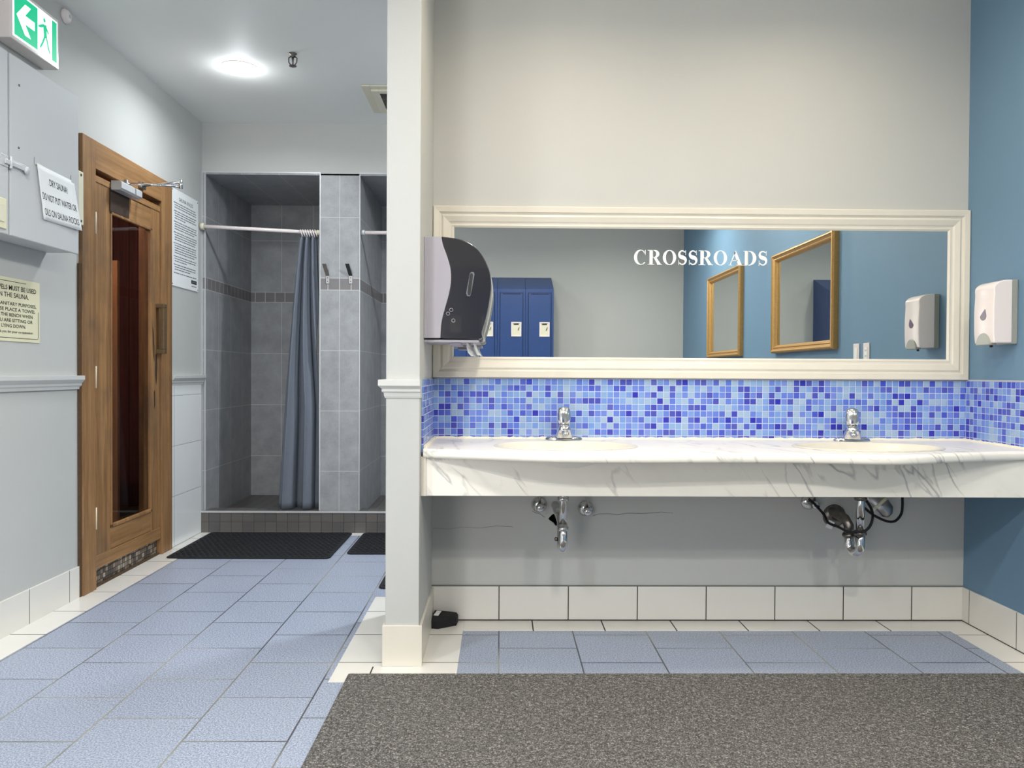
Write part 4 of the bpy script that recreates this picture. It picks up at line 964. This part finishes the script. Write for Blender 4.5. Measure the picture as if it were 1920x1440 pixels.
# ------------------------------------------------------------------ behind the camera (seen in the mirror)
LY = -1.52; LW = .305; LR = .575; LZ = 2.012
def locker(i):
    x1 = LR-i*LW; x0 = x1-LW
    l = ['rightmost blue metal locker, at the open end of the row', 'blue metal locker next to the end one', 'blue metal locker third from the right end of the row', 'blue metal locker fourth from the right, mostly behind the towel dispenser', 'blue metal locker at the left end of the row', '', ''][i]
    t = thing('locker', l, 'locker', ((x0+x1)/2, YB, 0), 'blue lockers along the back wall')
    q = MB(); q.prism([(x0+.001, YB+.0005, .001), (x0+.001, LY, .001), (x0+.001, LY, LZ), (x0+.001, YB+.0005, LZ+.178)], (LW-.002, 0, 0)); q.build('locker_body', 'locker', t, .002)
    q = MB(); q.box(x0+.032, x1-.032, LY, LY+.012, .10, LZ-.045); d_ = q.build('locker_door', 'locker', t, .002)
    q = MB(); q.box(x0+.0275, x0+.0315, LY, LY+.002, .09, LZ-.035); q.box(x1-.0315, x1-.0275, LY, LY+.002, .09, LZ-.035); q.box(x0+.0275, x1-.0275, LY, LY+.002, LZ-.0445, LZ-.040); q.build('door_gap', 'lockerdark', t)
    q = MB()
    for k in range(14): xx = x0+.062+k*.0135; q.box(xx, xx+.007, LY+.012, LY+.013, LZ-.062, LZ-.049)
    q.build('vent_slots', 'lockerdark', d_)
    lx0, lx1, lz0, lz1 = x1-.155, x1-.045, 1.497, 1.655
    q = MB(); w_ = .014
    q.box(lx0, lx0+w_, LY+.012, LY+.020, lz0, lz1); q.box(lx1-w_, lx1, LY+.012, LY+.020, lz0, lz1); q.box(lx0+w_, lx1-w_, LY+.012, LY+.020, lz1-w_, lz1); q.box(lx0+w_, lx1-w_, LY+.012, LY+.020, lz0, lz0+w_)
    lt = q.build('latch_frame', 'white_plastic', d_, .003)
    q = MB(); q.box(lx0+w_, lx1-w_, LY+.012, LY+.0135, lz0+w_, lz1-w_); q.build('latch_cup', 'oldwhite', d_)
    q = MB(); q.box(lx0+.028, lx1-.03, LY+.0135, LY+.018, lz1-.03, lz1-.018); q.build('latch_slot', 'black', d_); q = MB(); q.prism([(lx1-.040, LY+.0136, lz0+.068), (lx1-.034, LY+.0136, lz0+.068), (lx1-.022, LY+.0136, lz0+.10), (lx1-.028, LY+.0136, lz0+.10)], (0, .008, 0)); q.build('latch_lever', 'black', d_)
for i in range(5): locker(i)

def wall_mirror(y0, y1, z0, z1, label):
    t = thing('framed_mirror', label, 'mirror', (XR, (y0+y1)/2, z0))
    pr = [(0, 0), (0, .030), (.008, .042), (.016, .044), (.022, .036), (.034, .030), (.040, .034), (.048, .030), (.056, .014), (.060, .012), (.060, 0)]
    q = MB(); rings = []
    for w_, d_ in pr:
        x = XR-.0005-d_; rings.append([q.b.verts.new(p) for p in ((x, y0+w_, z0+w_), (x, y1-w_, z0+w_), (x, y1-w_, z1-w_), (x, y0+w_, z1-w_))])
    for r1, r2 in zip(rings, rings[1:]):
        for k in range(4): q.b.faces.new([r1[k], r1[(k+1) % 4], r2[(k+1) % 4], r2[k]])
    q.build('gilt_frame', 'gold', t)
    q = MB(); n1 = int((y1-y0)/.016); n2 = int((z1-z0)/.016)
    for i in range(n1):
        yy = y0+(i+.5)*(y1-y0)/n1
        for zz in (z0+.008, z1-.008): q.lathe([(0, -.0055), (.0055, 0), (0, .0055)], (XR-.038, yy, zz), (1, 0, 0), 6)
    for i in range(n2):
        zz = z0+(i+.5)*(z1-z0)/n2
        for yy in (y0+.008, y1-.008): q.lathe([(0, -.0055), (.0055, 0), (0, .0055)], (XR-.038, yy, zz), (1, 0, 0), 6)
    q.build('bead_trim', 'gold', t)
    q = MB(); q.box(XR-.010, XR-.001, y0+.055, y1-.055, z0+.055, z1-.055); q.build('mirror_glass', 'mirror', t)
wall_mirror(-.80, .24, 1.262, 2.05, 'plain-edged gilt framed mirror on the blue wall, the one farther from the sinks')
wall_mirror(1.03, 2.12, 1.262, 2.00, 'gilt framed mirror with a beaded edge on the blue wall, nearer the sinks')
for y_, l, out in ((2.375, 'plain white wall plate on the blue wall, beside the gilt mirror', 0), (2.50, 'white outlet plate on the blue wall, closer to the soap dispenser', 1)):
    t = thing('outlet_plate', l, 'outlet', (XR, y_, 1.165)); q = MB(); q.box(XR-.006, XR-.0005, y_-.036, y_+.036, 1.165, 1.285); q.build('plate', 'white_plastic', t, .002)
    q = MB(); q.box(XR-.008, XR-.006, y_-.017, y_+.017, 1.19, 1.26); fc = q.build('plate_insert', 'paper', t, .001)
    if out:
        q = MB()
        for z in (1.205, 1.237): q.box(XR-.0085, XR-.008, y_-.008, y_-.005, z, z+.010); q.box(XR-.0085, XR-.008, y_+.005, y_+.008, z, z+.010)
        q.build('socket_slots', 'black', fc)
# unseen warm lamp added to light the sauna interior
t = thing('sauna_fill_lamp', 'added round lamp on the sauna ceiling, out of view', 'lamp', (-2.62, 4.25, 2.45))
q = MB(); q.lathe([(.07, -.001), (.07, -.02), (.05, -.05), (0, -.06)], (-2.62, 4.25, 2.45), (0, 0, 1)); q.build('lamp_shade', 'lampw', t)
ld = bpy.data.lights.new('sauna_glow', 'POINT'); ld.energy = 22.0; ld.color = (1, .68, .55); ld.shadow_soft_size = .06
lo = bpy.data.objects.new('sauna_glow', ld); COL.objects.link(lo); lo.parent = t; lo.location = (0, 0, -.13)
